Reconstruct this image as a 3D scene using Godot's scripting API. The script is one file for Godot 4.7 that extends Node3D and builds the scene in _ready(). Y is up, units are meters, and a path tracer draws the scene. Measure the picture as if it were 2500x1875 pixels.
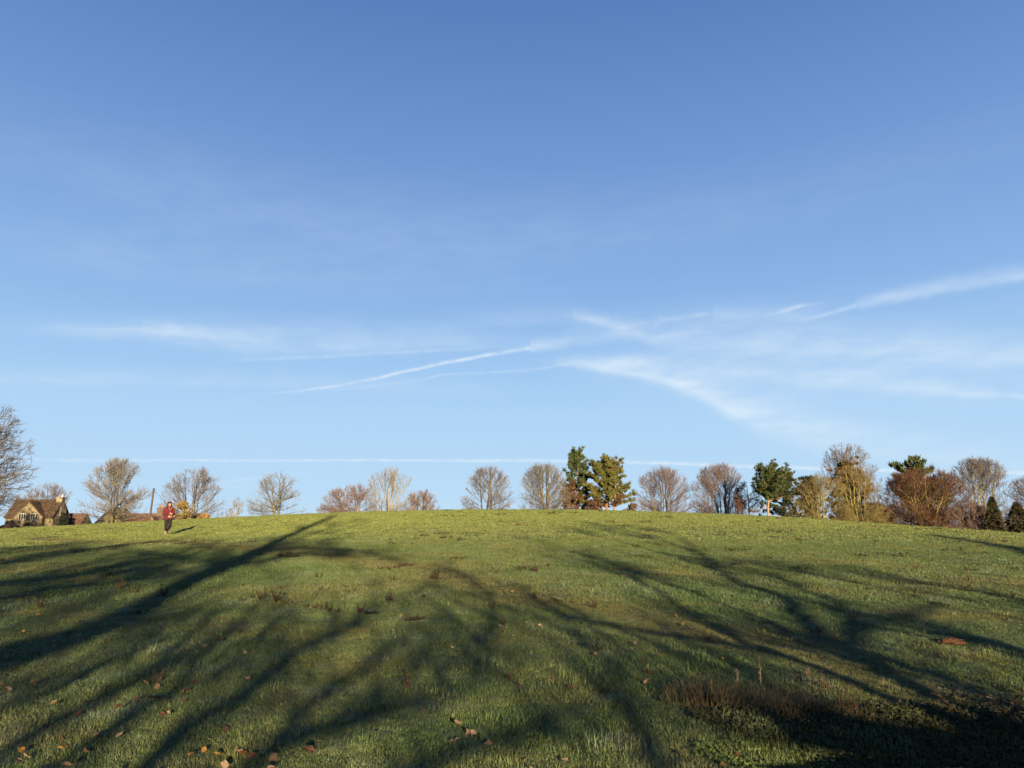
extends Node3D

# ---------------------------------------------------------------- helpers
var rng := RandomNumberGenerator.new()
var used := {}
var nz_a := FastNoiseLite.new()
var nz_b := FastNoiseLite.new()
var nz_c := FastNoiseLite.new()

class Geo:
	var v := PackedVector3Array()
	var n := PackedVector3Array()
	var c := PackedColorArray()
	var i := PackedInt32Array()
	func tube(pts: PackedVector3Array, r0: float, r1: float, sides: int, col := Color.WHITE) -> void:
		var m := pts.size()
		var base := v.size()
		var u := Vector3.ZERO
		for k in m:
			var t := (pts[mini(k + 1, m - 1)] - pts[maxi(k - 1, 0)]).normalized()
			if k == 0:
				u = t.cross(Vector3(0.31, 0.11, 0.94) if absf(t.z) < 0.9 else Vector3.RIGHT).normalized()
			else:
				u = (u - t * u.dot(t)).normalized()
			var w := t.cross(u)
			var r := lerpf(r0, r1, float(k) / (m - 1))
			for s in sides:
				var a := TAU * s / sides
				var d := u * cos(a) + w * sin(a)
				v.append(pts[k] + d * r)
				n.append(d)
				c.append(col)
		for k in m - 1:
			for s in sides:
				var a := base + k * sides + s
				var b := base + k * sides + (s + 1) % sides
				i.append(a); i.append(a + sides); i.append(b)
				i.append(b); i.append(a + sides); i.append(b + sides)
	func face(a: Vector3, b: Vector3, d: Vector3, col := Color.WHITE) -> void:   # a, b, d counter-clockwise seen from outside
		var k := v.size()
		var nn := (b - a).cross(d - a).normalized()
		v.append(a); v.append(b); v.append(d)
		for q in 3:
			n.append(nn); c.append(col)
		i.append(k); i.append(k + 2); i.append(k + 1)
	func quad(a: Vector3, b: Vector3, d: Vector3, e: Vector3, col := Color.WHITE) -> void:
		face(a, b, d, col)
		face(a, d, e, col)
	func box(lo: Vector3, hi: Vector3, col := Color.WHITE) -> void:
		var p := []
		for k in 8:
			p.append(Vector3(hi.x if k & 1 else lo.x, hi.y if k & 2 else lo.y, hi.z if k & 4 else lo.z))
		quad(p[4], p[5], p[7], p[6], col)
		quad(p[1], p[0], p[2], p[3], col)
		quad(p[5], p[1], p[3], p[7], col)
		quad(p[0], p[4], p[6], p[2], col)
		quad(p[6], p[7], p[3], p[2], col)
		quad(p[0], p[1], p[5], p[4], col)
	func mesh() -> ArrayMesh:
		var arr := []
		arr.resize(Mesh.ARRAY_MAX)
		arr[Mesh.ARRAY_VERTEX] = v
		arr[Mesh.ARRAY_NORMAL] = n
		arr[Mesh.ARRAY_COLOR] = c
		arr[Mesh.ARRAY_INDEX] = i
		var am := ArrayMesh.new()
		am.add_surface_from_arrays(Mesh.PRIMITIVE_TRIANGLES, arr)
		return am

func numbered(called: String) -> String:
	var k: int = used.get(called, 0)
	used[called] = k + 1
	return called if k == 0 else "%s_%03d" % [called, k]

func tag(o: Node, label: String, category: String, group := "") -> Node:
	o.set_meta("label", label)
	o.set_meta("category", category)
	if group != "":
		o.set_meta("group", group)
	return o

func thing(called: String, label: String, category: String, at := Vector3.ZERO, group := "") -> Node3D:
	var o := Node3D.new()
	o.name = numbered(called)
	add_child(o, true)
	o.position = at
	tag(o, label, category, group)
	return o

func obj(called: String, m: Mesh, mat: Material, parent: Node = null) -> MeshInstance3D:
	var o := MeshInstance3D.new()
	o.name = numbered(called) if parent == null else called
	o.mesh = m
	o.material_override = mat
	if parent == null:
		add_child(o, true)
	else:
		parent.add_child(o, true)
	return o

func mat(r: float, g: float, b: float, rough := 0.9) -> StandardMaterial3D:
	var m := StandardMaterial3D.new()
	m.albedo_color = Color(r, g, b).linear_to_srgb()
	m.roughness = rough
	m.metallic_specular = 0.3
	return m

func vmat(rough := 0.85) -> StandardMaterial3D:
	var m := StandardMaterial3D.new()
	m.vertex_color_use_as_albedo = true
	m.roughness = rough
	m.metallic_specular = 0.3
	return m

func noise_tex(freq: float, c0: Color, c1: Color, seed_: int, size := 256, c2 = null) -> NoiseTexture2D:
	var f := FastNoiseLite.new()
	f.noise_type = FastNoiseLite.TYPE_SIMPLEX_SMOOTH
	f.frequency = freq
	f.fractal_octaves = 4
	f.seed = seed_
	var g := Gradient.new()
	g.set_color(0, c0.linear_to_srgb())
	g.set_color(1, c1.linear_to_srgb())
	g.set_offset(0, 0.25)
	g.set_offset(1, 0.75)
	if c2 != null:
		g.add_point(0.5, (c2 as Color).linear_to_srgb())
	var t := NoiseTexture2D.new()
	t.width = size
	t.height = size
	t.seamless = true
	t.noise = f
	t.color_ramp = g
	return t

func tri_mat(t: Texture2D, scale: float, rough := 0.9) -> StandardMaterial3D:
	var m := StandardMaterial3D.new()
	m.albedo_texture = t
	m.uv1_triplanar = true
	m.uv1_world_triplanar = true
	m.uv1_scale = Vector3.ONE * scale
	m.roughness = rough
	m.metallic_specular = 0.3
	return m

func rnd(a: float, b: float) -> float:
	return rng.randf_range(a, b)

func rdir() -> Vector3:
	var z := rnd(-1, 1)
	var a := rnd(0, TAU)
	var s := sqrt(1 - z * z)
	return Vector3(s * cos(a), z, s * sin(a))

# ---------------------------------------------------------------- terrain
const HX := [-140.0, -70.0, -48.0, -40.0, -28.0, -16.0, -6.0, 0.0, 8.0, 18.0, 30.0, 40.0, 48.0, 70.0, 140.0]
const HY := [-1.27, 0.73, 1.93, 2.69, 3.1, 3.63, 3.89, 3.91, 3.85, 3.51, 2.89, 2.9, 1.33, -0.27, -2.27]
var trail := PackedVector2Array([Vector2(4.6, -5.6), Vector2(3.99, -6.33), Vector2(3.64, -6.62), Vector2(3.52, -7.77), Vector2(3.26, -9.16), Vector2(2.62, -10.28), Vector2(1.56, -12.15), Vector2(0.35, -13.46), Vector2(-0.82, -15.84), Vector2(-1.88, -18.1), Vector2(-3.64, -20.04), Vector2(-6.71, -23.43), Vector2(-13.0, -30.0), Vector2(-24.0, -40.0)])

func herm(t: float, a: float, b: float, ma: float, mb: float) -> float:
	var t2 := t * t
	var t3 := t2 * t
	return (2 * t3 - 3 * t2 + 1) * a + (t3 - 2 * t2 + t) * ma + (3 * t2 - 2 * t3) * b + (t3 - t2) * mb

func hslope(k: int) -> float:
	var a := maxi(k - 1, 0)
	var b := mini(k + 1, HX.size() - 1)
	return (HY[b] - HY[a]) / (HX[b] - HX[a])

func crest(x: float) -> float:
	x = clampf(x, -140, 140)
	var k := 0
	while k < HX.size() - 2 and x > HX[k + 1]:
		k += 1
	var h: float = HX[k + 1] - HX[k]
	return herm((x - HX[k]) / h, HY[k], HY[k + 1], hslope(k) * h, hslope(k + 1) * h)

func bell(x: float, m: float, s: float, d: float, dm: float, ds: float) -> float:
	var a := (x - m) / s
	var b := (d - dm) / ds
	var q := a * a + b * b
	return 0.0 if q > 12.0 else exp(-q)

func land(x: float, z: float) -> float:      # the smooth lie of the land
	var d := -z
	var c := crest(x)
	var y := 0.0
	var s0 := c / 69.0 * 0.8
	if d <= -80:
		y = -0.6
	elif d <= 3:
		y = herm((d + 80) / 83.0, -0.6, 0, 0, s0 * 83)
	elif d <= 72:
		y = herm((d - 3) / 69.0, 0, c, s0 * 69, 0.012 * 69)
	elif d <= 135:
		y = herm((d - 72) / 63.0, c, c - 2.2, 0.012 * 63, -0.03 * 63)
	elif d <= 400:
		y = herm((d - 135) / 265.0, c - 2.2, -5, -0.03 * 265, -0.01 * 265)
	else:
		y = -5.0
	y -= 0.56 * bell(x, -19, 11, d, 40, 14)
	y -= 1.3 * bell(x, 42, 12, d, 54, 22)
	y -= 0.5 * bell(x, -42, 10, d, 56, 20)
	y += 2.8 * bell(x, -95, 24, d, 164, 16) + 2.2 * bell(x, -66, 14, d, 150, 14)
	if d > 3.0 and d < 9.0:
		var e := (d - 5.75 - 0.05 * x) / 0.38
		y -= 0.5 / (1.0 + exp(-(x - 2.0) * 3.0)) * exp(-e * e)
	return y

func bumps(x: float, z: float) -> float:
	var r := x * x + z * z
	if r > 160000.0:
		return 0.0
	return 0.03 * nz_a.get_noise_2d(x, z) + 0.028 * nz_b.get_noise_2d(x, z)

func ground(x: float, z: float) -> float:
	return land(x, z) + bumps(x, z)

func trail_at(x: float, z: float) -> float:
	var p := Vector2(x, z)
	if z < -45 or z > -4 or x > 8:
		return 0.0
	var best := 99.0
	for k in trail.size() - 1:
		var q := Geometry2D.get_closest_point_to_segment(p, trail[k], trail[k + 1])
		best = minf(best, q.distance_squared_to(p))
	var w := 0.42 + 0.018 * absf(z)
	return exp(-best / (w * w))

func turf(x: float, z: float) -> Color:      # linear base colour of the sward
	var a := nz_c.get_noise_2d(x * 0.35, z * 0.35) * 0.5 + 0.5
	var b := nz_c.get_noise_2d(x * 1.7 + 90, z * 1.7) * 0.5 + 0.5
	var e := nz_c.get_noise_2d(x * 5.0, z * 5.0 + 40) * 0.5 + 0.5
	var col := Color(0.086, 0.113, 0.042).lerp(Color(0.060, 0.092, 0.037), smoothstep(0.3, 0.7, a))
	col = col.lerp(Color(0.118, 0.112, 0.036), smoothstep(0.55, 0.85, b) * 0.7)
	col = col.lerp(Color(0.115, 0.145, 0.10), smoothstep(0.5, 0.85, e) * 0.55)
	var m := nz_c.get_noise_2d(x * 0.9 + 700, z * 1.6 - 300)
	col = col.lerp(Color(0.10, 0.075, 0.034), smoothstep(0.22, 0.5, m) * 0.3)
	col = col.lerp(Color(0.05, 0.085, 0.024), smoothstep(0.15, 0.45, -m) * 0.6)
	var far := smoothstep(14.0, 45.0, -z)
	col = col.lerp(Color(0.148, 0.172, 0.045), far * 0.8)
	var t := trail_at(x, z)
	col = col.lerp(Color(0.096, 0.084, 0.032), t * 0.65)
	return col

# ---------------------------------------------------------------- the sky
func sky_texture() -> ImageTexture:
	var w := 4096
	var h := 2048
	var img := Image.create(w, h, false, Image.FORMAT_RGBF)
	var els := [0.0, 3.0, 8.8, 13.0, 18.0, 26.8, 37.4, 60.0, 90.0]
	var cols := [Color8(196, 226, 248), Color8(188, 221, 247), Color8(175, 212, 246), Color8(158, 198, 240), Color8(138, 179, 230), Color8(115, 154, 211), Color8(88, 128, 188), Color8(66, 102, 162), Color8(54, 86, 144)]
	var row_col := []
	for y in h:
		var el := 90.0 - (y + 0.5) * 180.0 / h
		var c: Color = cols[0].srgb_to_linear()
		if el > 0:
			var k := 0
			while k < els.size() - 2 and el > els[k + 1]:
				k += 1
			var t: float = (el - els[k]) / (els[k + 1] - els[k])
			c = cols[k].lerp(cols[k + 1], t).srgb_to_linear()
		row_col.append(c)
		img.fill_rect(Rect2i(0, y, w, 1), c)
	var fz := FastNoiseLite.new()
	fz.frequency = 0.012
	fz.fractal_octaves = 4
	fz.seed = 5
	# vapour trails and cirrus: azimuth, height, half width (degrees), density
	var streaks := [
		[[-48.0,4.5,0.04,0.0], [-30.81,4.77,0.14,0.30], [-21.77,5.15,0.14,0.45], [-10.55,5.45,0.15,0.55], [1.52,5.52,0.18,0.62], [10.55,5.25,0.21,0.62], [19.05,4.73,0.23,0.56], [26.77,4.25,0.24,0.55], [33.55,3.82,0.22,0.6], [50.0,2.6,0.17,0.40], [75.0,1.0,0.1,0.0]],
		[[-20.47,9.54,0.09,0.00], [-16.59,10.16,0.12,0.28], [-13.72,10.65,0.15,0.50], [-10.77,11.31,0.18,0.62], [-7.75,12.10,0.21,0.66], [-4.68,12.81,0.24,0.66], [-1.57,13.39,0.27,0.55], [0.94,13.79,0.33,0.38], [4.71,14.30,0.48,0.16], [9.36,14.61,0.66,0.0]],
		[[-17.99,9.85,0.12,0.00], [-12.24,10.60,0.15,0.14], [-6.82,11.46,0.15,0.12], [-5.29,11.86,0.12,0.26], [-3.12,11.98,0.12,0.28], [0.94,12.21,0.18,0.2], [4.68,12.69,0.30,0.12], [7.78,12.86,0.42,0.00]],
		[[-36.0,12.60,0.51,0.00], [-30.01,13.10,0.58,0.13], [-25.05,13.52,0.77,0.20], [-19.63,13.45,1.09,0.19], [-13.86,13.73,1.18,0.17], [-7.81,14.06,0.96,0.15], [-1.57,14.25,0.55,0.12], [4.71,14.30,0.48,0.00]],
		[[-31.88,13.01,0.21,0.00], [-29.08,13.43,0.27,0.12], [-25.08,13.85,0.39,0.18], [-21.86,13.72,0.45,0.10], [-16.80,13.90,0.47,0.00]],
		[[-21.73,11.96,0.14,0.00], [-19.55,12.25,0.17,0.16], [-15.29,12.74,0.18,0.22], [-9.32,13.35,0.18,0.22], [-4.70,13.69,0.21,0.18], [0.00,13.95,0.27,0.0]],
		[[1.56,12.97,0.24,0.00], [4.68,12.69,0.43,0.25], [7.76,12.19,0.60,0.36], [10.78,11.55,0.72,0.42], [13.71,10.48,0.89,0.42], [15.96,9.14,1.17,0.38], [18.69,7.67,1.44,0.30], [21.87,6.53,1.55,0.25], [26.87,5.47,1.35,0.18], [33.63,4.47,1.00,0.12], [45.0,3.5,0.8,0.0]],
		[[3.13,13.01,0.18,0.00], [7.77,12.71,0.42,0.20], [15.24,11.88,0.71,0.22], [22.18,10.76,0.85,0.22], [27.27,9.88,0.70,0.22], [31.91,8.92,0.36,0.26], [36.11,8.04,0.30,0.20], [52.0,5.0,0.3,0.0]],
		[[3.15,15.38,0.30,0.00], [7.83,14.91,0.78,0.14], [13.88,14.15,1.30,0.18], [20.98,13.00,1.31,0.19], [27.46,11.96,1.19,0.19], [34.36,11.07,0.91,0.20], [60.0,8.5,0.84,0.0]],
		[[20.84,14.84,0.11,0.00], [22.51,15.05,0.26,0.22], [25.22,15.53,0.36,0.27], [29.07,15.83,0.40,0.27], [32.66,15.93,0.42,0.25], [34.92,15.99,0.42,0.23], [41.07,16.23,0.60,0.15], [70.0,17.0,0.6,0.0]],
		[[18.33,15.35,0.23,0.00], [19.77,15.57,0.34,0.20], [21.47,15.92,0.25,0.30], [22.57,15.92,0.14,0.12], [23.12,15.91,0.14,0.00]],
		[[2.85,16.42,0.18,0.00], [4.74,16.20,0.36,0.16], [6.92,15.66,0.42,0.20], [9.06,14.86,0.48,0.18], [12.06,13.59,0.60,0.00]],
		[[7.22,15.11,0.18,0.00], [10.93,15.59,0.36,0.14], [14.56,15.88,0.29,0.14], [17.48,15.60,0.58,0.12], [21.14,15.21,0.68,0.08], [25.18,15.11,0.66,0.00]],
		[[-22.16,3.41,0.17,0.00], [-20.07,3.74,0.28,0.14], [-16.26,4.28,0.26,0.10], [-12.86,4.64,0.26,0.00]],
		[[-22.93,3.28,0.14,0.00], [-18.97,3.43,0.17,0.12], [-13.39,3.58,0.15,0.00]],
		[[-60.0,8.9,0.4,0.0], [-34.19,9.64,0.45,0.12], [-27.30,10.20,0.65,0.09], [-16.63,10.83,0.58,0.09], [-7.72,10.89,0.73,0.08], [1.55,10.53,0.73,0.00]],
		[[-10.90,14.69,0.60,0.00], [-3.16,15.69,0.73,0.06], [3.16,16.14,0.60,0.10], [7.85,15.57,0.60,0.00]],
		[[-50.0,24.0,2.0,0.0], [-25.0,22.5,2.6,0.05], [0.0,21.5,2.4,0.05], [20.0,22.5,2.0,0.03], [45.0,25.0,2.0,0.0]],
		[[2.0,12.0,1.2,0.0], [12.0,11.8,2.4,0.07], [24.0,10.5,3.0,0.09], [36.0,9.5,2.8,0.08], [60.0,8.0,2.0,0.0]],
		[[-45.0,18.5,1.4,0.0], [-30.0,18.0,1.8,0.06], [-12.0,18.6,1.8,0.05], [8.0,18.0,1.4,0.0]],
		[[60.0,6.0,0.3,0.0], [85.0,7.5,0.6,0.2], [110.0,9.0,0.9,0.2], [130.0,9.0,0.6,0.0]],
		[[80.0,15.0,0.3,0.0], [100.0,14.0,1.0,0.18], [125.0,11.5,1.2,0.2], [150.0,10.0,0.6,0.0]],
		[[-160.0,13.0,0.4,0.0], [-130.0,12.0,1.0,0.2], [-100.0,13.5,1.0,0.18], [-60.0,13.0,0.5,0.0]],
		[[-120.0,5.0,0.1,0.0], [-95.0,5.6,0.2,0.4], [-70.0,5.0,0.2,0.3], [-50.0,4.2,0.1,0.0]],
		[[-178.0,8.0,0.5,0.0], [-150.0,7.0,0.8,0.2], [-120.0,6.5,0.8,0.0]],
		[[130.0,6.0,0.3,0.0], [150.0,7.0,0.9,0.22], [178.0,8.0,0.5,0.0]],
	]
	var px := w / 360.0
	var white := Color(0.88, 0.94, 0.99).srgb_to_linear()
	for s in streaks:
		var x0 := int(s[0][0] * px)
		var x1 := int(s[-1][0] * px)
		var k := 0
		for x in range(x0, x1):
			var az := (x + 0.5) / px
			var cx := posmod(x, w)
			while k < s.size() - 2 and az > s[k + 1][0]:
				k += 1
			var t := clampf((az - s[k][0]) / (s[k + 1][0] - s[k][0]), 0, 1)
			var ts := t * t * (3 - 2 * t)
			var mid := lerpf(s[k][1], s[k + 1][1], lerpf(t, ts, 0.3))
			var half := lerpf(s[k][2], s[k + 1][2], t)
			if half < 0.35:
				half *= 0.45
			var dens := lerpf(s[k][3], s[k + 1][3], t) * (1.75 if s[k][2] > 0.3 else 1.35)
			mid += 0.25 * minf(half, 0.5) * fz.get_noise_2d(x * 4.0, k * 300.0)
			var y0 := int((90.0 - mid - half * 2.4) * px)
			var y1 := int((90.0 - mid + half * 2.4) * px) + 1
			for y in range(y0, mini(y1 + 1, h / 2)):
				var e := (90.0 - (y + 0.5) / px - mid) / half
				var f := exp(-e * e * (2.2 if e < 0 else 0.6))
				var wisp := 0.85 + 0.6 * fz.get_noise_2d(x * 1.0 - y * 1.0, y * 4.0 + x * 0.7) if half > 0.35 else 0.9 + 0.8 * fz.get_noise_2d(x * 5.0, y * 9.0)
				if half > 0.35:
					wisp *= 0.98 + 0.3 * fz.get_noise_2d(x * 2.2 + y * 3.0, y * 14.0 - x * 2.0)
				var a := clampf(dens * f * wisp, 0, 0.9)
				if a > 0.004:
					img.set_pixel(cx, y, img.get_pixel(cx, y).lerp(white, a))
	return ImageTexture.create_from_image(img)

# ---------------------------------------------------------------- trees
var cones := {}

func env_r(v: float, cb: float, vm: float) -> float:
	if v >= 1.0 or v < cb:
		return 0.0
	if v < vm:
		var s := (vm - v) / maxf(vm - cb, 0.01)
		return sqrt(maxf(0.0, 1.0 - 0.4 * s * s))
	var q := (v - vm) / (1.0 - vm)
	return sqrt(maxf(0.0, 1.0 - pow(q, 1.9)))

func reach(p: Vector3, d: Vector3, H: float, L: float, R: float, cb: float, vm: float, most: float) -> float:
	var s := 0.0
	var rz := (L + R) * 0.5
	while s < most:
		s += 0.3
		var q := p + d * s
		var r := env_r(q.y / H, cb, vm)
		var ex := q.x / (R if q.x > 0 else L)
		var ez := q.z / rz
		if ex * ex + ez * ez > r * r:
			return s
	return most

func bough(p: Vector3, d: Vector3, len: float, lift: float, wob: float, m: int) -> PackedVector3Array:
	var out := PackedVector3Array([p])
	var q := p
	for k in m:
		d = (d + Vector3.UP * lift / m + rdir() * wob / m).normalized()
		q += d * (len / m)
		out.append(q)
	return out

func along(pts: PackedVector3Array, t: float) -> Vector3:
	var f := t * (pts.size() - 1)
	var k := mini(int(f), pts.size() - 2)
	return pts[k].lerp(pts[k + 1], f - k)

# a leafless tree: stems, boughs, branches and twigs that fill the outline given by its height, its reach to both sides and its shape
func bare_tree(called: String, label: String, at: Vector3, H: float, L: float, R: float, o: Dictionary) -> Node3D:
	rng.seed = int(o.get("seed", 1))
	var cb: float = o.get("cb", 0.12)
	var vm: float = o.get("vm", 0.4)
	var stems: int = o.get("stems", 3)
	var n1 := int(1.2 * int(o.get("n1", 14)))
	var n2 := int(1.1 * int(o.get("n2", 7)) + 0.5)
	var n3 := int(o.get("n3", 5))
	var tr: float = o.get("tr", 0.24)
	var wr: float = 0.85 * float(o.get("twig", 0.013))
	var fork: float = o.get("fork", 0.1)
	var lift: float = o.get("lift", 0.5)
	var spread: float = o.get("spread", 0.35)
	var open: float = o.get("open", 0.55)
	L *= 1.15
	R *= 1.15
	var wood := Geo.new()
	var fine := Geo.new()
	var t0 := thing(called, label, "tree", at, o.get("group", ""))
	if fork > 0.02:
		wood.tube(PackedVector3Array([Vector3(0, -0.4, 0), Vector3(0, H * fork * 0.5, 0), Vector3(rnd(-0.05, 0.05), H * fork, 0)]), tr * 1.35, tr, 8)
	for s in stems:
		var az := TAU * s / stems + rnd(-0.35, 0.35)
		var rho: float = 0.05 if s == 0 and stems > 1 else rnd(spread, spread + 0.35)
		if stems == 1:
			rho = rnd(0, 0.1)
		var dirx := cos(az)
		var start := Vector3(dirx * tr * 1.2, H * fork * 0.9, sin(az) * tr * 1.2) if fork > 0.02 else Vector3(dirx * rnd(0.1, 0.5), -0.3, sin(az) * rnd(0.1, 0.5))
		if o.has("pair"):
			start.x += (s % 2 - 0.5) * float(o.pair)
		var ty := vm + (0.97 - vm) * pow(maxf(0.0, 1 - rho * rho), 0.53)
		var tip := Vector3(dirx * rho * (R if dirx > 0 else L) * 0.96, H * ty, sin(az) * rho * (L + R) * 0.48)
		var c := start.lerp(tip, 0.45)
		c.x = lerpf(c.x, start.x, 0.25)
		c.z = lerpf(c.z, start.z, 0.25)
		c.y += 0.06 * H
		var pts := PackedVector3Array()
		for k in 9:
			var t := k / 8.0
			pts.append(start.lerp(c, t).lerp(c.lerp(tip, t), t) + (rdir() * 0.012 * H * (1.0 if k > 0 and k < 8 else 0.0)))
		var sr := tr * (0.9 if s == 0 else rnd(0.55, 0.8))
		wood.tube(pts, sr, 0.035, 6)
		for b in n1:
			var t: float = lerpf(o.get("low", 0.08), 0.97, pow((b + rnd(0.1, 0.9)) / n1, 1.15))
			var p := along(pts, t)
			var tang := (along(pts, minf(t + 0.08, 1.0)) - along(pts, maxf(t - 0.08, 0.0))).normalized()
			var a2 := rnd(0, TAU)
			var outv := Vector3(cos(a2), 0, sin(a2))
			var away := Vector3(p.x, 0, p.z)
			if away.length() > 0.3:
				outv = (outv + away.normalized() * 0.7).normalized()
			var d = (tang * lerpf(0.35, 0.9, t) * (1.0 - open * 0.5) + outv * lerpf(1.0, 0.65, t) + Vector3.UP * o.get("rise", 0.1)).normalized()
			if t < 0.45:
				d = (outv + Vector3.UP * rnd(-0.12, 0.3) + tang * 0.15).normalized()
			var far := reach(p, d, H, L, R, cb, vm, 7.0)
			if far < 0.5:
				continue
			var len := far * rnd(0.8, 1.06)
			var br := bough(p, d, len, lift * smoothstep(0.0, 0.6, t), 0.5, 5)
			var r1 := clampf(sr * lerpf(0.28, 0.14, t), 0.018, 0.075)
			wood.tube(br, r1, 0.014, 4)
			var n2l := maxi(1, int(n2 * clampf(len / 2.0, 0.6, 2.0) * lerpf(1.0 - float(o.get("bare_low", 0.0)), 1.0, smoothstep(0.15, 0.75, p.y / H))))
			for k in n2l:
				var u := lerpf(0.22, 1.0, (k + rnd(0.0, 0.9)) / n2l)
				var p2 := along(br, u)
				var d2 := ((br[-1] - br[0]).normalized() * 0.7 + rdir() * 0.75 + Vector3.UP * 0.2).normalized()
				var f2 := reach(p2, d2, H, L, R, cb, vm, 2.4)
				var l2 := minf(f2 * rnd(0.8, 1.1), rnd(0.7, 1.7) * o.get("l2", 1.0))
				if l2 < 0.25:
					l2 = rnd(0.2, 0.45)
				var b2 := bough(p2, d2, l2, lift * 0.6, 0.5, 3)
				fine.tube(b2, wr * 1.7, wr * 0.9, 3)
				for q in n3:
					var p3 := along(b2, rnd(0.25, 1.0))
					var d3 := ((b2[-1] - b2[0]).normalized() + rdir() * 0.8 + Vector3.UP * lift * 0.4).normalized()
					fine.tube(bough(p3, d3, rnd(0.25, 0.7) * o.get("l3", 1.0), lift * 0.3, 0.4, 2), wr, wr * 0.45, 3)
	obj("trunk", wood.mesh(), o.bark, t0)
	obj("crown", fine.mesh(), o.twigs, t0)
	return t0

func puff(g: Geo, p: Vector3, up: Vector3, size: float, blades: int, col: Color, width := 0.16) -> void:
	for k in blades:
		var d := (rdir() * 0.95 + up * 0.75).normalized()
		var side := d.cross(rdir()).normalized() * size * width
		var l := size * rnd(0.7, 1.15)
		var q := p + rdir() * size * 0.22
		var cc := col * rnd(0.7, 1.3)
		g.face(q - side, q + side, q + d * l * 0.55 + side * 0.9, cc)
		g.face(q - side * 0.7 + d * l * 0.2, q + d * l * 0.45 + side, q + d * l, cc)

# an evergreen: trunk and limbs with tufts of needles set along the limbs
func pine(called: String, label: String, at: Vector3, H: float, L: float, R: float, o: Dictionary) -> Node3D:
	rng.seed = int(o.get("seed", 1))
	var cb: float = o.get("cb", 0.2)
	var vm: float = o.get("vm", 0.45)
	var limbs: int = o.get("limbs", 26)
	var per: int = o.get("per", 9)
	var size: float = o.get("size", 0.55)
	var tr: float = o.get("tr", 0.22)
	var blades: int = o.get("blades", 22)
	var shift: float = o.get("shift", 0.0)
	var wood := Geo.new()
	var leaf := Geo.new()
	var dead := Geo.new()
	var t0 := thing(called, label, o.get("category", "tree"), at, o.get("group", ""))
	var top := Vector3(shift, H * 0.95, 0)
	var stem := PackedVector3Array([Vector3(0, -0.4, 0), Vector3(shift * 0.1, H * 0.3, 0), Vector3(shift * 0.55, H * 0.62, rnd(-0.1, 0.1)), top])
	wood.tube(stem, tr, 0.05, 8)
	if o.has("fork"):
		wood.tube(PackedVector3Array([Vector3(o.fork, -0.4, 0.2), Vector3(o.fork * 0.9, H * 0.3, 0.2), Vector3(o.fork * 1.3, H * 0.75, 0)]), tr * 0.9, 0.06, 8)
	for k in limbs:
		var v := lerpf(cb, 0.97, (k + rnd(0.1, 0.9)) / limbs)
		var az := k * 2.39996 + rnd(-0.4, 0.4)
		var r := env_r(maxf(v, cb + 0.01), cb, vm) * rnd(0.72, 1.08)
		var p := along(stem, clampf(v * 0.93, 0, 1))
		var tip := Vector3(cos(az) * r * (R if cos(az) > 0 else L) + shift * 0.8, H * v + rnd(-0.02, 0.05) * H, sin(az) * r * (L + R) * 0.5)
		var mid := p.lerp(tip, 0.55) + Vector3(0, -0.02 * H, 0)
		var pts := PackedVector3Array([p, mid, tip])
		wood.tube(pts, 0.07, 0.025, 4)
		var brown: bool = v < float(o.get("dead_below", -1.0)) + rnd(-0.05, 0.05)
		for j in per:
			var u := lerpf(o.get("inner", 0.35), 1.05, (j + rnd(0.0, 1.0)) / per)
			var q := along(pts, minf(u, 1.0)) + Vector3(rnd(-1, 1), rnd(-0.45, 0.6), rnd(-1, 1)) * size * float(o.get("loose", 0.9))
			var col: Color = o.col
			col = col.lerp(o.col2, rng.randf())
			if brown:
				puff(dead, q, Vector3.UP * 0.4, size, blades, (o.dead as Color) * rnd(0.75, 1.2), o.get("wide", 0.16))
			else:
				puff(leaf, q, Vector3.UP * float(o.get("up", 0.9)), size * rnd(0.75, 1.15), blades, col, o.get("wide", 0.16))
	if o.has("snags"):
		for k in int(o.snags):
			var y := H * lerpf(0.08, cb, rng.randf())
			var a := rnd(-0.9, 0.9) + (PI if k % 3 == 0 else 0.0)
			wood.tube(bough(along(stem, y / H), Vector3(cos(a), rnd(0.0, 0.4), sin(a)), rnd(0.9, 1.9), 0.25, 0.3, 3), 0.05, 0.015, 4)
	obj("trunk", wood.mesh(), o.bark, t0)
	if leaf.v.size() > 0:
		obj("crown", leaf.mesh(), cones.v, t0)
	if dead.v.size() > 0:
		var dd := obj("dead_foliage", dead.mesh(), cones.v, t0)
		dd.set_meta("label", "rust brown dead foliage on the low limbs")
	return t0

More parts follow.
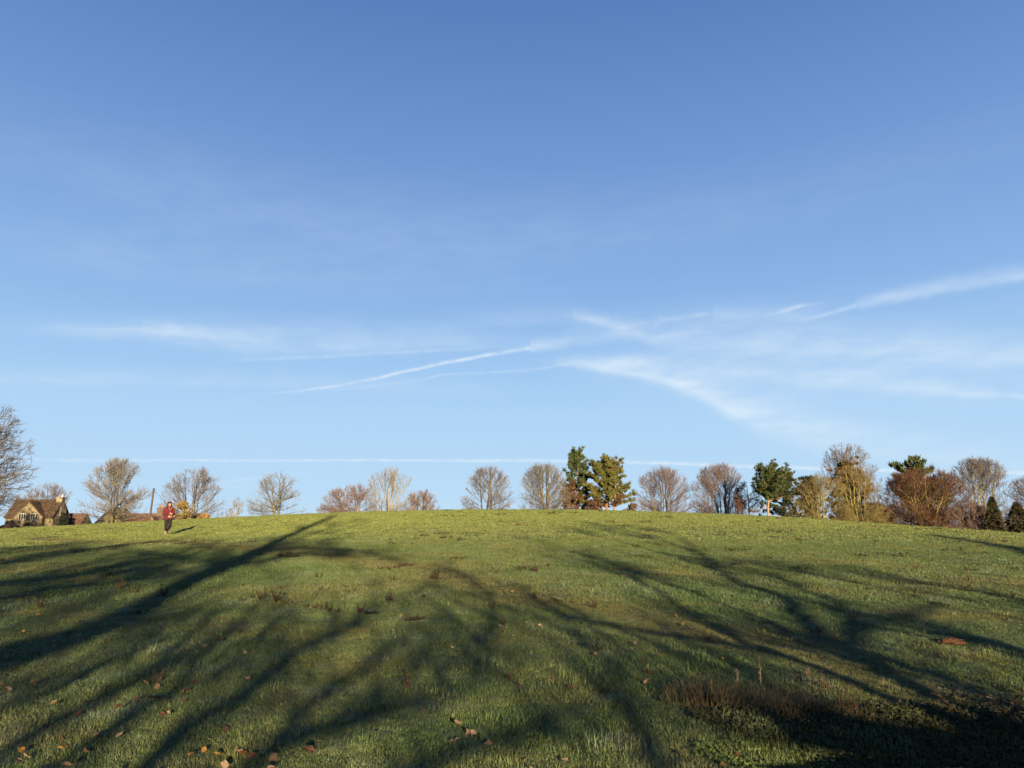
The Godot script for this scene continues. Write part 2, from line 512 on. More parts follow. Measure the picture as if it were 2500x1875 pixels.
# a dense evergreen shrub or clipped conifer
func shrub(called: String, label: String, at: Vector3, H: float, L: float, R: float, o: Dictionary) -> Node3D:
	rng.seed = int(o.get("seed", 1))
	var wood := Geo.new()
	var leaf := Geo.new()
	var t0 := thing(called, label, o.get("category", "shrub"), at, o.get("group", ""))
	for k in 5:
		wood.tube(bough(Vector3(rnd(-0.2, 0.2), -0.3, rnd(-0.2, 0.2)), (Vector3.UP + rdir() * 0.3).normalized(), H * rnd(0.5, 0.85), 0.3, 0.2, 4), 0.06, 0.02, 5)
	var n: int = o.get("n", 260)
	for k in n:
		var v := pow(rng.randf(), o.get("low", 0.8))
		var r := (pow(1.0 - v, 0.75) if o.has("cone") else env_r(lerpf(0.02, 0.99, v), 0.0, o.get("vm", 0.3))) * pow(rng.randf(), 0.45)
		var az := rnd(0, TAU)
		var q := Vector3(cos(az) * r * (R if cos(az) > 0 else L), v * H * 0.96, sin(az) * r * (L + R) * 0.5)
		var col: Color = o.col
		puff(leaf, q, Vector3(cos(az), 0.8, sin(az)) * 0.7, o.get("size", 0.4), o.get("blades", 18), col.lerp(o.col2, rng.randf()), o.get("wide", 0.2))
	obj("stem", wood.mesh(), cones.bark, t0)
	obj("crown", leaf.mesh(), cones.v, t0)
	return t0

# a tree known by the shadow it throws: limbs are given, branches and twigs grow from them
func shade_tree(label: String, at: Vector3, limbs: Array, o: Dictionary) -> void:
	rng.seed = int(o.get("seed", 3))
	var wood := Geo.new()
	var fine := Geo.new()
	var t0 := thing("bare_tree", label, "tree", at, "trees behind the viewpoint")
	var slim: float = o.get("slim", 1.0)
	for l in limbs:
		var pts := PackedVector3Array()
		for k in range(2, l.size()):
			pts.append(Vector3(l[k][0], l[k][1], l[k][2]) - at)
		for q in int(o.get("bundle", 1)):
			if q == 0:
				wood.tube(pts, l[0] * slim, l[1] * slim, 7)
			elif l.size() >= 6:
				var other := pts.duplicate()
				var e0 := rdir() * 0.12
				var e1 := rdir() * 0.35
				for k in other.size():
					other[k] += e0.lerp(e1, float(k) / other.size()) + rdir() * 0.05
				wood.tube(other, l[0] * slim * rnd(0.4, 0.9), l[1] * slim * 0.4, 6)
		if l.size() < 5 and not o.get("all", false):
			continue
		var nb: int = int(o.get("n", 5) * pts.size() * 0.5)
		for b in nb:
			var t := rnd(o.get("from", 0.1), 1.0)
			var p := along(pts, t)
			var d := ((pts[-1] - pts[0]).normalized() * 0.6 + rdir() * 0.9 + Vector3(0, float(o.get("rise", 0.35)), 0)).normalized()
			var br := bough(p, d, rnd(0.7, 1.6) * float(o.get("len", 1.0)), 0.4, 0.8, 4)
			var r := rnd(0.012, 0.03) * float(o.get("fat", 1.0))
			wood.tube(br, r, r * 0.5, 4)
			for k in int(o.get("n2", 5)):
				var p2 := along(br, rnd(0.25, 1.0))
				var d2 := ((br[-1] - br[0]).normalized() + rdir() * 0.9).normalized()
				var b2 := bough(p2, d2, rnd(0.3, 0.8) * float(o.get("len", 1.0)), 0.3, 0.6, 3)
				fine.tube(b2, r * 0.5, r * 0.25, 3)
				for q in 3:
					fine.tube(bough(along(b2, rnd(0.3, 1.0)), (d2 + rdir()).normalized(), rnd(0.15, 0.4), 0.2, 0.4, 2), 0.006, 0.003, 3)
	obj("trunk", wood.mesh(), cones.bark, t0)
	obj("crown", fine.mesh(), cones.twig, t0)

# ---------------------------------------------------------------- bodies as a distance field meshed by surface nets
func body_mesh(bones: Array, cell: float, blend: float, floor_y := -9.0, squash := 1.0) -> ArrayMesh:
	var lo := Vector3.ONE * 99
	var hi := Vector3.ONE * -99
	for b in bones:
		var r: float = maxf(b[2], b[3]) + cell * 2 + blend
		for e in 2:
			lo = lo.min(b[e] - Vector3.ONE * r)
			hi = hi.max(b[e] + Vector3.ONE * r)
	var nx := int((hi.x - lo.x) / cell) + 2
	var ny := int((hi.y - lo.y) / cell) + 2
	var nz := int((hi.z - lo.z) / cell) + 2
	var f := PackedFloat32Array()
	f.resize(nx * ny * nz)
	f.fill(1.0)
	for b in bones:
		var a: Vector3 = b[0]
		var ab: Vector3 = b[1] - a
		var ll := maxf(ab.length_squared(), 1e-8)
		var m: float = maxf(b[2], b[3]) + blend + cell * 1.5
		var l3: Vector3 = (a.min(b[1]) - Vector3.ONE * m - lo) / cell
		var h3: Vector3 = (a.max(b[1]) + Vector3.ONE * m - lo) / cell
		for z in range(maxi(0, int(l3.z)), mini(nz, int(h3.z) + 1)):
			for y in range(maxi(0, int(l3.y)), mini(ny, int(h3.y) + 1)):
				for x in range(maxi(0, int(l3.x)), mini(nx, int(h3.x) + 1)):
					var p := lo + Vector3(x, y, z) * cell
					var t := clampf((p - a).dot(ab) / ll, 0, 1)
					var d: float = p.distance_to(a + ab * t) - lerpf(b[2], b[3], t)
					var k := (z * ny + y) * nx + x
					var h := maxf(blend - absf(f[k] - d), 0.0) / blend
					f[k] = minf(f[k], d) - h * h * blend * 0.25
	if floor_y > -8:
		for z in nz:
			for y in ny:
				for x in nx:
					var k := (z * ny + y) * nx + x
					f[k] = maxf(f[k], floor_y - (lo.y + y * cell))
	var ids := PackedInt32Array()
	ids.resize(nx * ny * nz)
	ids.fill(-1)
	var st := SurfaceTool.new()
	st.begin(Mesh.PRIMITIVE_TRIANGLES)
	st.set_smooth_group(0)
	var corner := []
	for k in 8:
		corner.append(Vector3i(k & 1, (k >> 1) & 1, (k >> 2) & 1))
	var edges := [[0, 1], [2, 3], [4, 5], [6, 7], [0, 2], [1, 3], [4, 6], [5, 7], [0, 4], [1, 5], [2, 6], [3, 7]]
	var count := 0
	for z in nz - 1:
		for y in ny - 1:
			for x in nx - 1:
				var s := 0
				var val := []
				for k in 8:
					var q: Vector3i = corner[k]
					var w := f[((z + q.z) * ny + y + q.y) * nx + x + q.x]
					val.append(w)
					if w < 0:
						s += 1
				if s == 0 or s == 8:
					continue
				var sum := Vector3.ZERO
				var m := 0
				for e in edges:
					var va: float = val[e[0]]
					var vb: float = val[e[1]]
					if (va < 0) != (vb < 0):
						sum += Vector3(corner[e[0]]).lerp(Vector3(corner[e[1]]), va / (va - vb))
						m += 1
				st.add_vertex((lo + (Vector3(x, y, z) + sum / m) * cell) * Vector3(1, 1, squash))
				ids[(z * ny + y) * nx + x] = count
				count += 1
	var ax := [1, nx, nx * ny]
	for z in range(1, nz - 1):
		for y in range(1, ny - 1):
			for x in range(1, nx - 1):
				var k := (z * ny + y) * nx + x
				for d in 3:
					var in0: bool = f[k] < 0
					var in1: bool = f[k + ax[d]] < 0
					if in0 == in1:
						continue
					var u: int = ax[(d + 1) % 3]
					var w: int = ax[(d + 2) % 3]
					var q := [ids[k - u - w], ids[k - w], ids[k], ids[k - u]]
					if q.min() < 0:
						continue
					var order := [0, 2, 1, 0, 3, 2] if in0 else [0, 1, 2, 0, 2, 3]
					for e in order:
						st.add_index(q[e])
	st.generate_normals()
	return st.commit()

func woman(at: Vector3, turn: float) -> void:
	var t := thing("person", "person with long dark hair in a maroon jacket and black trousers walking across the grass", "person", at)
	t.rotation.y = turn
	var skin := mat(0.30, 0.17, 0.125, 0.6)
	# joints
	var hipR := Vector3(-0.09, 0.90, 0.0)
	var hipL := Vector3(0.09, 0.90, 0.0)
	var kneeR := Vector3(-0.10, 0.49, 0.07)
	var kneeL := Vector3(0.10, 0.50, 0.07)
	var ankR := Vector3(-0.10, 0.10, 0.04)
	var ankL := Vector3(0.09, 0.15, -0.22)
	var shR := Vector3(-0.17, 1.37, 0.0)
	var shL := Vector3(0.17, 1.37, 0.0)
	var elR := Vector3(-0.26, 1.10, 0.02)
	var elL := Vector3(0.26, 1.10, 0.04)
	var wrR := Vector3(-0.05, 1.08, 0.25)
	var wrL := Vector3(0.10, 1.07, 0.25)
	var neck := Vector3(0, 1.42, 0.0)
	var chin := Vector3(0.0, 1.50, 0.03)
	var skull := Vector3(0.0, 1.585, 0.03)
	var fig := [
		[Vector3(-0.06, 0.95, 0), Vector3(-0.06, 1.32, 0), 0.11, 0.11], [Vector3(0.06, 0.95, 0), Vector3(0.06, 1.32, 0), 0.11, 0.11],
		[neck, chin, 0.055, 0.05], [shR, shL, 0.055, 0.055],
		[hipR, kneeR, 0.085, 0.055], [kneeR, ankR, 0.055, 0.038], [hipL, kneeL, 0.085, 0.055], [kneeL, ankL, 0.055, 0.038],
		[ankR, ankR + Vector3(0, -0.06, 0.13), 0.038, 0.03], [ankL, ankL + Vector3(0, -0.11, 0.09), 0.038, 0.03],
		[shR, elR, 0.048, 0.04], [elR, wrR, 0.04, 0.027], [shL, elL, 0.048, 0.04], [elL, wrL, 0.04, 0.027],
		[chin + Vector3(0, 0.02, 0.03), skull + Vector3(0, 0.02, -0.015), 0.06, 0.092],
	]
	var body := obj("body", body_mesh(fig, 0.016, 0.03), skin, t)
	# face
	var face := [
		[skull + Vector3(0, 0.03, -0.01), skull + Vector3(0, 0.0, 0.005), 0.088, 0.086], [skull + Vector3(0, -0.05, 0.03), skull + Vector3(0, -0.085, 0.045), 0.058, 0.036],
		[skull + Vector3(0, 0.0, 0.088), skull + Vector3(0, -0.035, 0.108), 0.008, 0.013], [skull + Vector3(-0.025, 0.022, 0.08), skull + Vector3(0.025, 0.022, 0.08), 0.012, 0.012],
		[skull + Vector3(-0.018, -0.062, 0.082), skull + Vector3(0.018, -0.062, 0.082), 0.009, 0.009],
		[skull + Vector3(-0.088, 0.01, 0.0), skull + Vector3(-0.09, -0.03, 0.0), 0.014, 0.01], [skull + Vector3(0.088, 0.01, 0.0), skull + Vector3(0.09, -0.03, 0.0), 0.014, 0.01],
	]
	obj("face", body_mesh(face, 0.006, 0.012), skin, body)
	for s in [-1, 1]:
		var eg := Geo.new()
		eg.box(skull + Vector3(s * 0.032 - 0.011, 0.002, 0.078), skull + Vector3(s * 0.032 + 0.011, 0.010, 0.092))
		obj("eye", eg.mesh(), mat(0.03, 0.02, 0.015, 0.3), body)
	# hands with five fingers, curled towards each other
	for s in [-1, 1]:
		var w: Vector3 = wrR if s < 0 else wrL
		var dir: Vector3 = Vector3(0.05 if s < 0 else -0.07, 0.01, 0.07).normalized()
		var palm: Vector3 = w + dir * 0.07
		var across := dir.cross(Vector3(-s, 0.25, 0.2).normalized()).normalized()
		var curl := Vector3(-s * 0.75, -0.1, -0.25)
		var hb := [[w, palm, 0.026, 0.032], [palm + across * 0.02, palm - across * 0.02, 0.024, 0.024]]
		var lens := [0.038, 0.045, 0.042, 0.033]
		for k in 4:
			var root := palm + dir * 0.016 + across * (k - 1.5) * 0.018
			var kn: Vector3 = root + dir * lens[k]
			var tip: Vector3 = kn + (dir * 0.3 + curl).normalized() * lens[k] * 0.85
			hb.append([root, kn, 0.0095, 0.009])
			hb.append([kn, tip, 0.009, 0.007])
		var th := w + dir * 0.03 + across * 0.028
		hb.append([th, th + across * 0.03 + dir * 0.02, 0.012, 0.010])
		hb.append([th + across * 0.03 + dir * 0.02, th + across * 0.035 + dir * 0.052, 0.010, 0.008])
		obj("hand", body_mesh(hb, 0.005, 0.006), skin, body)
	# clothes
	var coat := [
		[Vector3(-0.075, 0.86, 0.0), Vector3(-0.07, 1.30, 0), 0.155, 0.125], [Vector3(0.075, 0.86, -0.02), Vector3(0.07, 1.30, -0.01), 0.15, 0.125],
		[shR + Vector3(0.02, -0.01, 0), shL + Vector3(-0.02, -0.01, 0), 0.078, 0.078], [shR, elR, 0.075, 0.068], [elR, wrR + Vector3(-0.02, 0, -0.01), 0.068, 0.048],
		[shL, elL, 0.075, 0.068], [elL, wrL + Vector3(0.02, 0, -0.01), 0.068, 0.048], [Vector3(0, 1.36, 0.0), Vector3(0, 1.43, 0.01), 0.085, 0.075],
	]
	var cm := mat(0.075, 0.013, 0.018, 0.85)
	obj("jacket", body_mesh(coat, 0.014, 0.03, 0.80, 0.95), cm, t)
	var jumper := [[Vector3(0.03, 0.98, 0.09), Vector3(0.02, 1.30, 0.075), 0.075, 0.07], [Vector3(0.02, 1.30, 0.06), Vector3(0.0, 1.44, 0.03), 0.075, 0.066]]
	obj("jumper", body_mesh(jumper, 0.012, 0.02), mat(0.12, 0.016, 0.02, 0.9), t)
	var hem := [[Vector3(-0.015, 0.945, 0.095), Vector3(0.085, 0.945, 0.085), 0.072, 0.07], [Vector3(0.0, 0.985, 0.098), Vector3(0.075, 0.965, 0.09), 0.06, 0.058]]
	obj("shirt_hem", body_mesh(hem, 0.012, 0.02), mat(0.27, 0.16, 0.14, 0.9), t)
	var scarf := [[Vector3(-0.05, 1.42, 0.07), Vector3(0.02, 1.26, 0.15), 0.022, 0.018]]
	obj("scarf", body_mesh(scarf, 0.008, 0.01), mat(0.20, 0.07, 0.06, 0.9), t)
	var legs := [
		[Vector3(-0.06, 0.93, 0), Vector3(0.06, 0.93, 0), 0.135, 0.135], [hipR, kneeR, 0.112, 0.078], [kneeR, ankR + Vector3(0, 0.10, 0), 0.078, 0.056],
		[hipL, kneeL, 0.112, 0.078], [kneeL, ankL + Vector3(0, 0.09, 0.05), 0.078, 0.056],
	]
	obj("trousers", body_mesh(legs, 0.014, 0.03), mat(0.012, 0.011, 0.014, 0.9), t)
	var boot := mat(0.17, 0.145, 0.10, 0.9)
	obj("boot", body_mesh([[ankR + Vector3(0, 0.12, 0), ankR + Vector3(0, -0.02, 0), 0.058, 0.056], [ankR + Vector3(0, -0.045, -0.02), ankR + Vector3(0, -0.06, 0.14), 0.05, 0.042]], 0.010, 0.02, 0.0), boot, t)
	obj("boot", body_mesh([[ankL + Vector3(0, 0.11, 0.05), ankL + Vector3(0, -0.01, 0.0), 0.058, 0.056], [ankL + Vector3(0, -0.04, -0.02), ankL + Vector3(0, -0.11, 0.12), 0.05, 0.040]], 0.010, 0.02, 0.0), boot, t)
	var hair := [
		[skull + Vector3(0, 0.045, -0.03), skull + Vector3(0, 0.0, -0.045), 0.098, 0.095], [skull + Vector3(-0.065, 0.03, 0.0), skull + Vector3(-0.105, -0.14, -0.01), 0.05, 0.048],
		[skull + Vector3(0.065, 0.03, 0.0), skull + Vector3(0.095, -0.12, -0.01), 0.05, 0.042], [skull + Vector3(-0.105, -0.14, -0.01), skull + Vector3(-0.13, -0.24, -0.01), 0.048, 0.04],
		[skull + Vector3(0, -0.02, -0.06), skull + Vector3(-0.02, -0.24, -0.11), 0.09, 0.07], [skull + Vector3(-0.03, 0.07, 0.04), skull + Vector3(0.03, 0.07, 0.04), 0.05, 0.05],
	]
	obj("hair", body_mesh(hair, 0.011, 0.025), mat(0.018, 0.009, 0.007, 0.5), t)

# ---------------------------------------------------------------- buildings
func gable_roof(g: Geo, x0: float, x1: float, z0: float, z1: float, eave: float, ridge: float, th: float) -> void:   # ridge along x
	var zm := (z0 + z1) * 0.5
	for s in [0, 1]:
		var ze: float = z0 if s == 0 else z1
		var a := Vector3(x0, eave, ze)
		var b := Vector3(x1, eave, ze)
		var c := Vector3(x1, ridge, zm)
		var d := Vector3(x0, ridge, zm)
		var up := Vector3(0, th, 0)
		if s == 1:
			g.quad(a + up, b + up, c + up, d + up); g.quad(b, a, d, c); g.quad(a, b, b + up, a + up)
		else:
			g.quad(b + up, a + up, d + up, c + up); g.quad(a, b, c, d); g.quad(b, a, a + up, b + up)
		g.quad(a, a + up, d + up, d) if s == 0 else g.quad(a + up, a, d, d + up)
		g.quad(b + up, b, c, c + up) if s == 0 else g.quad(b, b + up, c + up, c)

func prism_x(g: Geo, x0: float, x1: float, z0: float, z1: float, foot: float, eave: float, ridge: float) -> void:   # walls and both gables
	var zm := (z0 + z1) * 0.5
	g.box(Vector3(x0, foot, z0), Vector3(x1, eave, z1))
	g.face(Vector3(x1, eave, z1), Vector3(x1, eave, z0), Vector3(x1, ridge, zm))
	g.face(Vector3(x0, eave, z0), Vector3(x0, eave, z1), Vector3(x0, ridge, zm))

func turned(g: Geo, c: Vector3) -> Geo:    # a quarter turn about c, so that what ran along x runs along z
	for k in g.v.size():
		var p := g.v[k] - c
		g.v[k] = c + Vector3(p.z, p.y, -p.x)
		var q := g.n[k]
		g.n[k] = Vector3(q.z, q.y, -q.x)
	return g

func window_at(parent: Node, x: float, y: float, z: float, w: float, h: float, lights: int, frame: Material, glass: Material, sash := -1) -> void:
	var g := Geo.new()
	var b := 0.075
	g.box(Vector3(x, y, z - 0.06), Vector3(x + b, y + h, z + 0.07))
	g.box(Vector3(x + w - b, y, z - 0.06), Vector3(x + w, y + h, z + 0.07))
	g.box(Vector3(x + b, y + h - b, z - 0.06), Vector3(x + w - b, y + h, z + 0.07))
	g.box(Vector3(x - 0.08, y - 0.06, z - 0.05), Vector3(x + w + 0.08, y + b * 0.7, z + 0.13))
	var each := (w - b) / lights
	for k in range(1, lights):
		g.box(Vector3(x + each * k + 0.003, y + b * 0.7, z - 0.06), Vector3(x + each * k + b, y + h - b, z + 0.06))
	var f := obj("window", g.mesh(), frame, parent)
	for k in lights:
		var q := Geo.new()
		q.box(Vector3(x + each * k + b, y + b * 0.7, z - 0.04), Vector3(x + each * (k + 1), y + h - b, z - 0.02))
		obj("pane", q.mesh(), glass, f)

func pot(parent: Node, at: Vector3, m: Material) -> void:
	var c := CylinderMesh.new()
	c.top_radius = 0.12
	c.bottom_radius = 0.16
	c.height = 0.5
	c.radial_segments = 10
	var o := obj("chimney_pot", c, m, parent)
	o.position = at

func houses() -> void:
	var stone := tri_mat(noise_tex(0.02, Color(0.045, 0.038, 0.028), Color(0.17, 0.138, 0.09), 11, 256, Color(0.115, 0.093, 0.058)), 0.13)
	var gstone := tri_mat(noise_tex(0.02, Color(0.07, 0.06, 0.045), Color(0.20, 0.17, 0.12), 12, 256, Color(0.13, 0.11, 0.08)), 0.13)
	var tiles := tri_mat(noise_tex(0.03, Color(0.018, 0.013, 0.01), Color(0.085, 0.055, 0.034), 13, 256, Color(0.045, 0.029, 0.019)), 0.2)
	var red := tri_mat(noise_tex(0.03, Color(0.045, 0.025, 0.018), Color(0.12, 0.066, 0.046), 14, 256, Color(0.08, 0.042, 0.03)), 0.2)
	var frame := mat(0.42, 0.4, 0.34, 0.6)
	var glass := mat(0.02, 0.025, 0.03, 0.08)
	var clay := mat(0.30, 0.13, 0.06)
	# the stone house with the front gable
	var h := thing("stone_house", "golden stone house with a front gable, two windows and a mossy brown roof", "house", Vector3(-96.8, 1.0, -160))
	var O := h.position
	var g := Geo.new()
	prism_x(g, -5.1, 4.3, -3.0, 3.0, -4.0, 4.35, 7.85)
	obj("wall", g.mesh(), stone, h)
	# right-hand end wall, greyer, with the chimney breast
	g = Geo.new()
	g.box(Vector3(4.3, -2.0, -2.9), Vector3(4.42, 4.3, 2.9))
	g.face(Vector3(4.42, 4.3, 2.9), Vector3(4.42, 4.3, -2.9), Vector3(4.42, 7.75, 0))
	g.box(Vector3(4.42, -2.0, -0.9), Vector3(4.75, 6.6, 0.9))
	var ew := obj("end_wall", g.mesh(), gstone, h)
	ew.set_meta("label", "grey stone end wall")
	g = Geo.new()
	gable_roof(g, -5.3, 4.55, -3.35, 3.35, 4.2, 7.95, 0.16)
	var rf := obj("roof", g.mesh(), tiles, h)
	g = Geo.new()
	g.box(Vector3(3.25, 6.6, -0.55), Vector3(4.5, 8.35, 0.55))
	g.box(Vector3(3.15, 8.35, -0.65), Vector3(4.6, 8.55, 0.65))
	var ch := obj("chimney", g.mesh(), gstone, h)
	pot(ch, Vector3(3.6, 8.8, 0), clay)
	pot(ch, Vector3(4.15, 8.8, 0), mat(0.7, 0.68, 0.62))
	# front wing, cut by its two windows
	var wing := CSGCombiner3D.new()
	wing.name = "front_gable"
	var poly := CSGPolygon3D.new()
	poly.polygon = PackedVector2Array([Vector2(-2.87, -4), Vector2(2.87, -4), Vector2(2.87, 4.45), Vector2(0, 7.35), Vector2(-2.87, 4.45)])
	poly.depth = 3.6
	poly.position = Vector3(0, 0, 4.0)
	poly.name = "gable_shape"
	wing.add_child(poly)
	for wx in [-1.95, 0.41]:
		var cut := CSGBox3D.new()
		cut.operation = CSGShape3D.OPERATION_SUBTRACTION
		cut.size = Vector3(1.5, 1.33, 0.5)
		cut.position = Vector3(wx + 0.75, 3.82 + 0.665, 4.0)
		cut.name = "opening"
		wing.add_child(cut, true)
	wing.material_override = stone
	h.add_child(wing)
	window_at(h, -1.95, 3.82, 3.85, 1.5, 1.33, 3, frame, glass)
	window_at(h, 0.41, 3.82, 3.85, 1.5, 1.33, 3, frame, glass)
	g = Geo.new()
	gable_roof(g, -3.9, 0.4, -3.12, 3.12, 4.3, 7.5, 0.14)
	turned(g, Vector3.ZERO)
	obj("gable_roof", g.mesh(), tiles, h)
	# low outbuilding in front
	var p := thing("porch_building", "low stone outbuilding with a dark hipped roof before the golden house", "outbuilding", Vector3(-96.6, 1.3, -150.5))
	g = Geo.new()
	g.box(Vector3(-1.6, -4.5, -1.6), Vector3(1.6, 1.75, 1.6))
	obj("wall", g.mesh(), stone, p)
	g = Geo.new()
	var ap := Vector3(0, 3.1, 0)
	var cs := [Vector3(-1.95, 1.7, 1.95), Vector3(1.95, 1.7, 1.95), Vector3(1.95, 1.7, -1.95), Vector3(-1.95, 1.7, -1.95)]
	for k in 4:
		g.face(cs[k], cs[(k + 1) % 4], ap)
	g.quad(cs[3], cs[2], cs[1], cs[0])
	obj("roof", g.mesh(), tiles, p)
	# the lower range to the right
	var r := thing("garage_building", "low brown-roofed range between the chimney gable and the bare tree", "outbuilding", Vector3(-91.6, 1.0, -165))
	g = Geo.new()
	prism_x(g, -2.2, 1.75, -2.2, 2.2, -4, 3.0, 5.2)
	obj("wall", g.mesh(), stone, r)
	g = Geo.new()
	gable_roof(g, -2.3, 1.85, -2.5, 2.5, 2.8, 5.3, 0.14)
	obj("roof", g.mesh(), red, r)
	# second house, its lower half behind the hill
	var k2 := thing("stone_cottage", "stone cottage with a long red-brown roof and orange brick chimney behind the rise", "house", Vector3(-76.3, 0.9, -150))
	g = Geo.new()
	prism_x(g, 1.4, 16.5, -5.0, 0.6, -4, 2.6, 4.9)
	obj("wall", g.mesh(), stone, k2)
	g = Geo.new()
	gable_roof(g, 1.2, 16.7, -5.3, 0.9, 2.45, 5.0, 0.14)
	obj("roof", g.mesh(), red, k2)
	g = Geo.new()
	prism_x(g, -2.0, 4.0, -2.9, 2.9, -4, 3.0, 5.95)
	turned(g, Vector3.ZERO)
	var gw := obj("gable_wall", g.mesh(), stone, k2)
	window_at(gw, -1.3, 2.5, 2.03, 1.1, 0.75, 2, frame, glass)
	g = Geo.new()
	gable_roof(g, -1.9, 4.2, -3.15, 3.15, 2.85, 6.1, 0.12)
	turned(g, Vector3.ZERO)
	obj("gable_roof", g.mesh(), red, k2)
	g = Geo.new()
	prism_x(g, -1.0, 2.2, -1.05, 1.05, 2.0, 3.3, 4.35)
	turned(g, Vector3.ZERO)
	for q in g.v.size():
		g.v[q] += Vector3(7.5, 0, 0)
	obj("dormer", g.mesh(), stone, k2)
	g = Geo.new()
	gable_roof(g, -0.85, 2.2, -1.2, 1.2, 3.2, 4.42, 0.1)
	turned(g, Vector3.ZERO)
	for q in g.v.size():
		g.v[q] += Vector3(7.5, 0, 0)
	obj("dormer_roof", g.mesh(), red, k2)
	g = Geo.new()
	g.box(Vector3(7.2, 3.6, -2.7), Vector3(8.3, 6.05, -1.7))
	g.box(Vector3(7.08, 6.05, -2.82), Vector3(8.42, 6.25, -1.58))
	var c2 := obj("chimney", g.mesh(), mat(0.13, 0.08, 0.045), k2)
	pot(c2, Vector3(7.5, 6.48, -2.2), clay)
	pot(c2, Vector3(8.0, 6.48, -2.2), clay)

# ---------------------------------------------------------------- small things on the grass
func leaf_mesh(seed_: int) -> ArrayMesh:
	rng.seed = seed_
	var g := Geo.new()
	var l := 1.0
	var half := [0.0, 0.30, 0.38, 0.26, 0.0]
	var curl := rnd(0.15, 0.4)
	var rows := []
	for k in 5:
		var x := (k / 4.0 - 0.5) * l
		var lift := curl * x * x * 1.6 + rnd(-0.03, 0.03)
		rows.append([Vector3(x, lift + half[k] * rnd(0.3, 0.8), half[k] * rnd(0.8, 1.1)), Vector3(x, lift, 0), Vector3(x, lift + half[k] * rnd(0.2, 0.9), -half[k] * rnd(0.8, 1.1))])
	for k in 4:
		for s in 2:
			g.quad(rows[k][s], rows[k + 1][s], rows[k + 1][s + 1], rows[k][s + 1])
	g.tube(PackedVector3Array([Vector3(-0.5, curl * 0.4, 0), Vector3(-0.72, curl * 0.4 + 0.06, 0.04)]), 0.015, 0.01, 3)
	return g.mesh()

func tuft_mesh(seed_: int, blades: int, rad: float, h: float, w: float, lean: float) -> ArrayMesh:
	rng.seed = seed_
	var g := Geo.new()
	for k in blades:
		var a := rnd(0, TAU)
		var b := Vector3(cos(a), 0, sin(a)) * rad * sqrt(rng.randf())
		var t := rnd(0, TAU)
		var out := (Vector3(cos(t), 0, sin(t)) * lean * rnd(0.3, 1.0))
		var hh := h * rnd(0.55, 1.1)
		var side := Vector3(-sin(t + rnd(-0.8, 0.8)), 0, cos(t)) * w * rnd(0.7, 1.2)
		var m := b + Vector3.UP * hh * 0.6 + out * hh * 0.35
		var tip := b + Vector3.UP * hh + out * hh
		var cc := Color.WHITE * rnd(0.8, 1.2)
		b.y -= 0.02
		g.quad(b - side, b + side, m + side * 0.75, m - side * 0.75, cc)
		g.face(m - side * 0.75, m + side * 0.75, tip, cc)
	return g.mesh()

func weed_mesh(seed_: int, n: int, h: float) -> ArrayMesh:
	rng.seed = seed_
	var g := Geo.new()
	for k in n:
		var d := (Vector3.UP + rdir() * 0.55).normalized()
		var p := bough(Vector3(rnd(-0.07, 0.07), -0.02, rnd(-0.07, 0.07)), d, h * rnd(0.4, 1.05), -0.15, 0.5, 4)
		g.tube(p, 0.006, 0.003, 3)
		for q in 9:
			var c := along(p, rnd(0.3, 1.0))
			var e := rdir() * rnd(0.02, 0.05)
			g.face(c, c + e + Vector3(0, 0.02, 0), c + e.cross(Vector3.UP) * 0.7 + Vector3(0, 0.015, 0))
	for k in 7:       # withered basal leaves
		var a := rnd(0, TAU)
		var d := Vector3(cos(a), 0.25, sin(a))
		var s := Vector3(-sin(a), 0.1, cos(a)) * 0.03
		var m := d * h * 0.25
		g.quad(Vector3.ZERO, m - s, d * h * 0.5 + Vector3(0, -0.03, 0), m + s)
	return g.mesh()

func scatter(called: String, m: Mesh, material: Material, count: int, d0: float, d1: float, sc0: float, sc1: float, seed_: int, label := "", cat := "grass", keep = null, tint := 1.0) -> void:
	rng.seed = seed_
	var where: Array[Transform3D] = []
	var cols := PackedColorArray()
	for k in count:
		var d := sqrt(lerpf(d0 * d0, d1 * d1, rng.randf()))
		var x := rnd(-1, 1) * (0.74 * d + 2.0)
		var z := -d
		if keep != null and not keep.call(x, z):
			continue
		var s := rnd(sc0, sc1)
		var b := Basis(Vector3.UP, rnd(0, TAU)) * Basis(Vector3.RIGHT, rnd(-0.12, 0.12))
		var trod := trail_at(x, z)
		s *= 1.0 - 0.45 * trod
		s *= 0.82 + 0.55 * nz_c.get_noise_2d(x * 6.0, z * 6.0)
		where.append(Transform3D(b.scaled_local(Vector3(s, s * rnd(0.75, 1.2), s)), Vector3(x, ground(x, z), z)))
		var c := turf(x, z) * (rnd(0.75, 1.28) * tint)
		c = c.lerp(Color(0.17, 0.15, 0.06), 0.35 * float(rng.randf() < 0.06))
		c.a = 1
		cols.append(c)
	var mm := MultiMesh.new()
	mm.transform_format = MultiMesh.TRANSFORM_3D
	mm.use_colors = true
	mm.mesh = m
	mm.instance_count = where.size()
	for k in where.size():
		mm.set_instance_transform(k, where[k])
		mm.set_instance_color(k, cols[k])
	var o := MultiMeshInstance3D.new()
	o.name = numbered(called)
	o.multimesh = mm
	o.material_override = material
	o.set_meta("kind", "stuff")
	tag(o, label, cat)
	add_child(o, true)

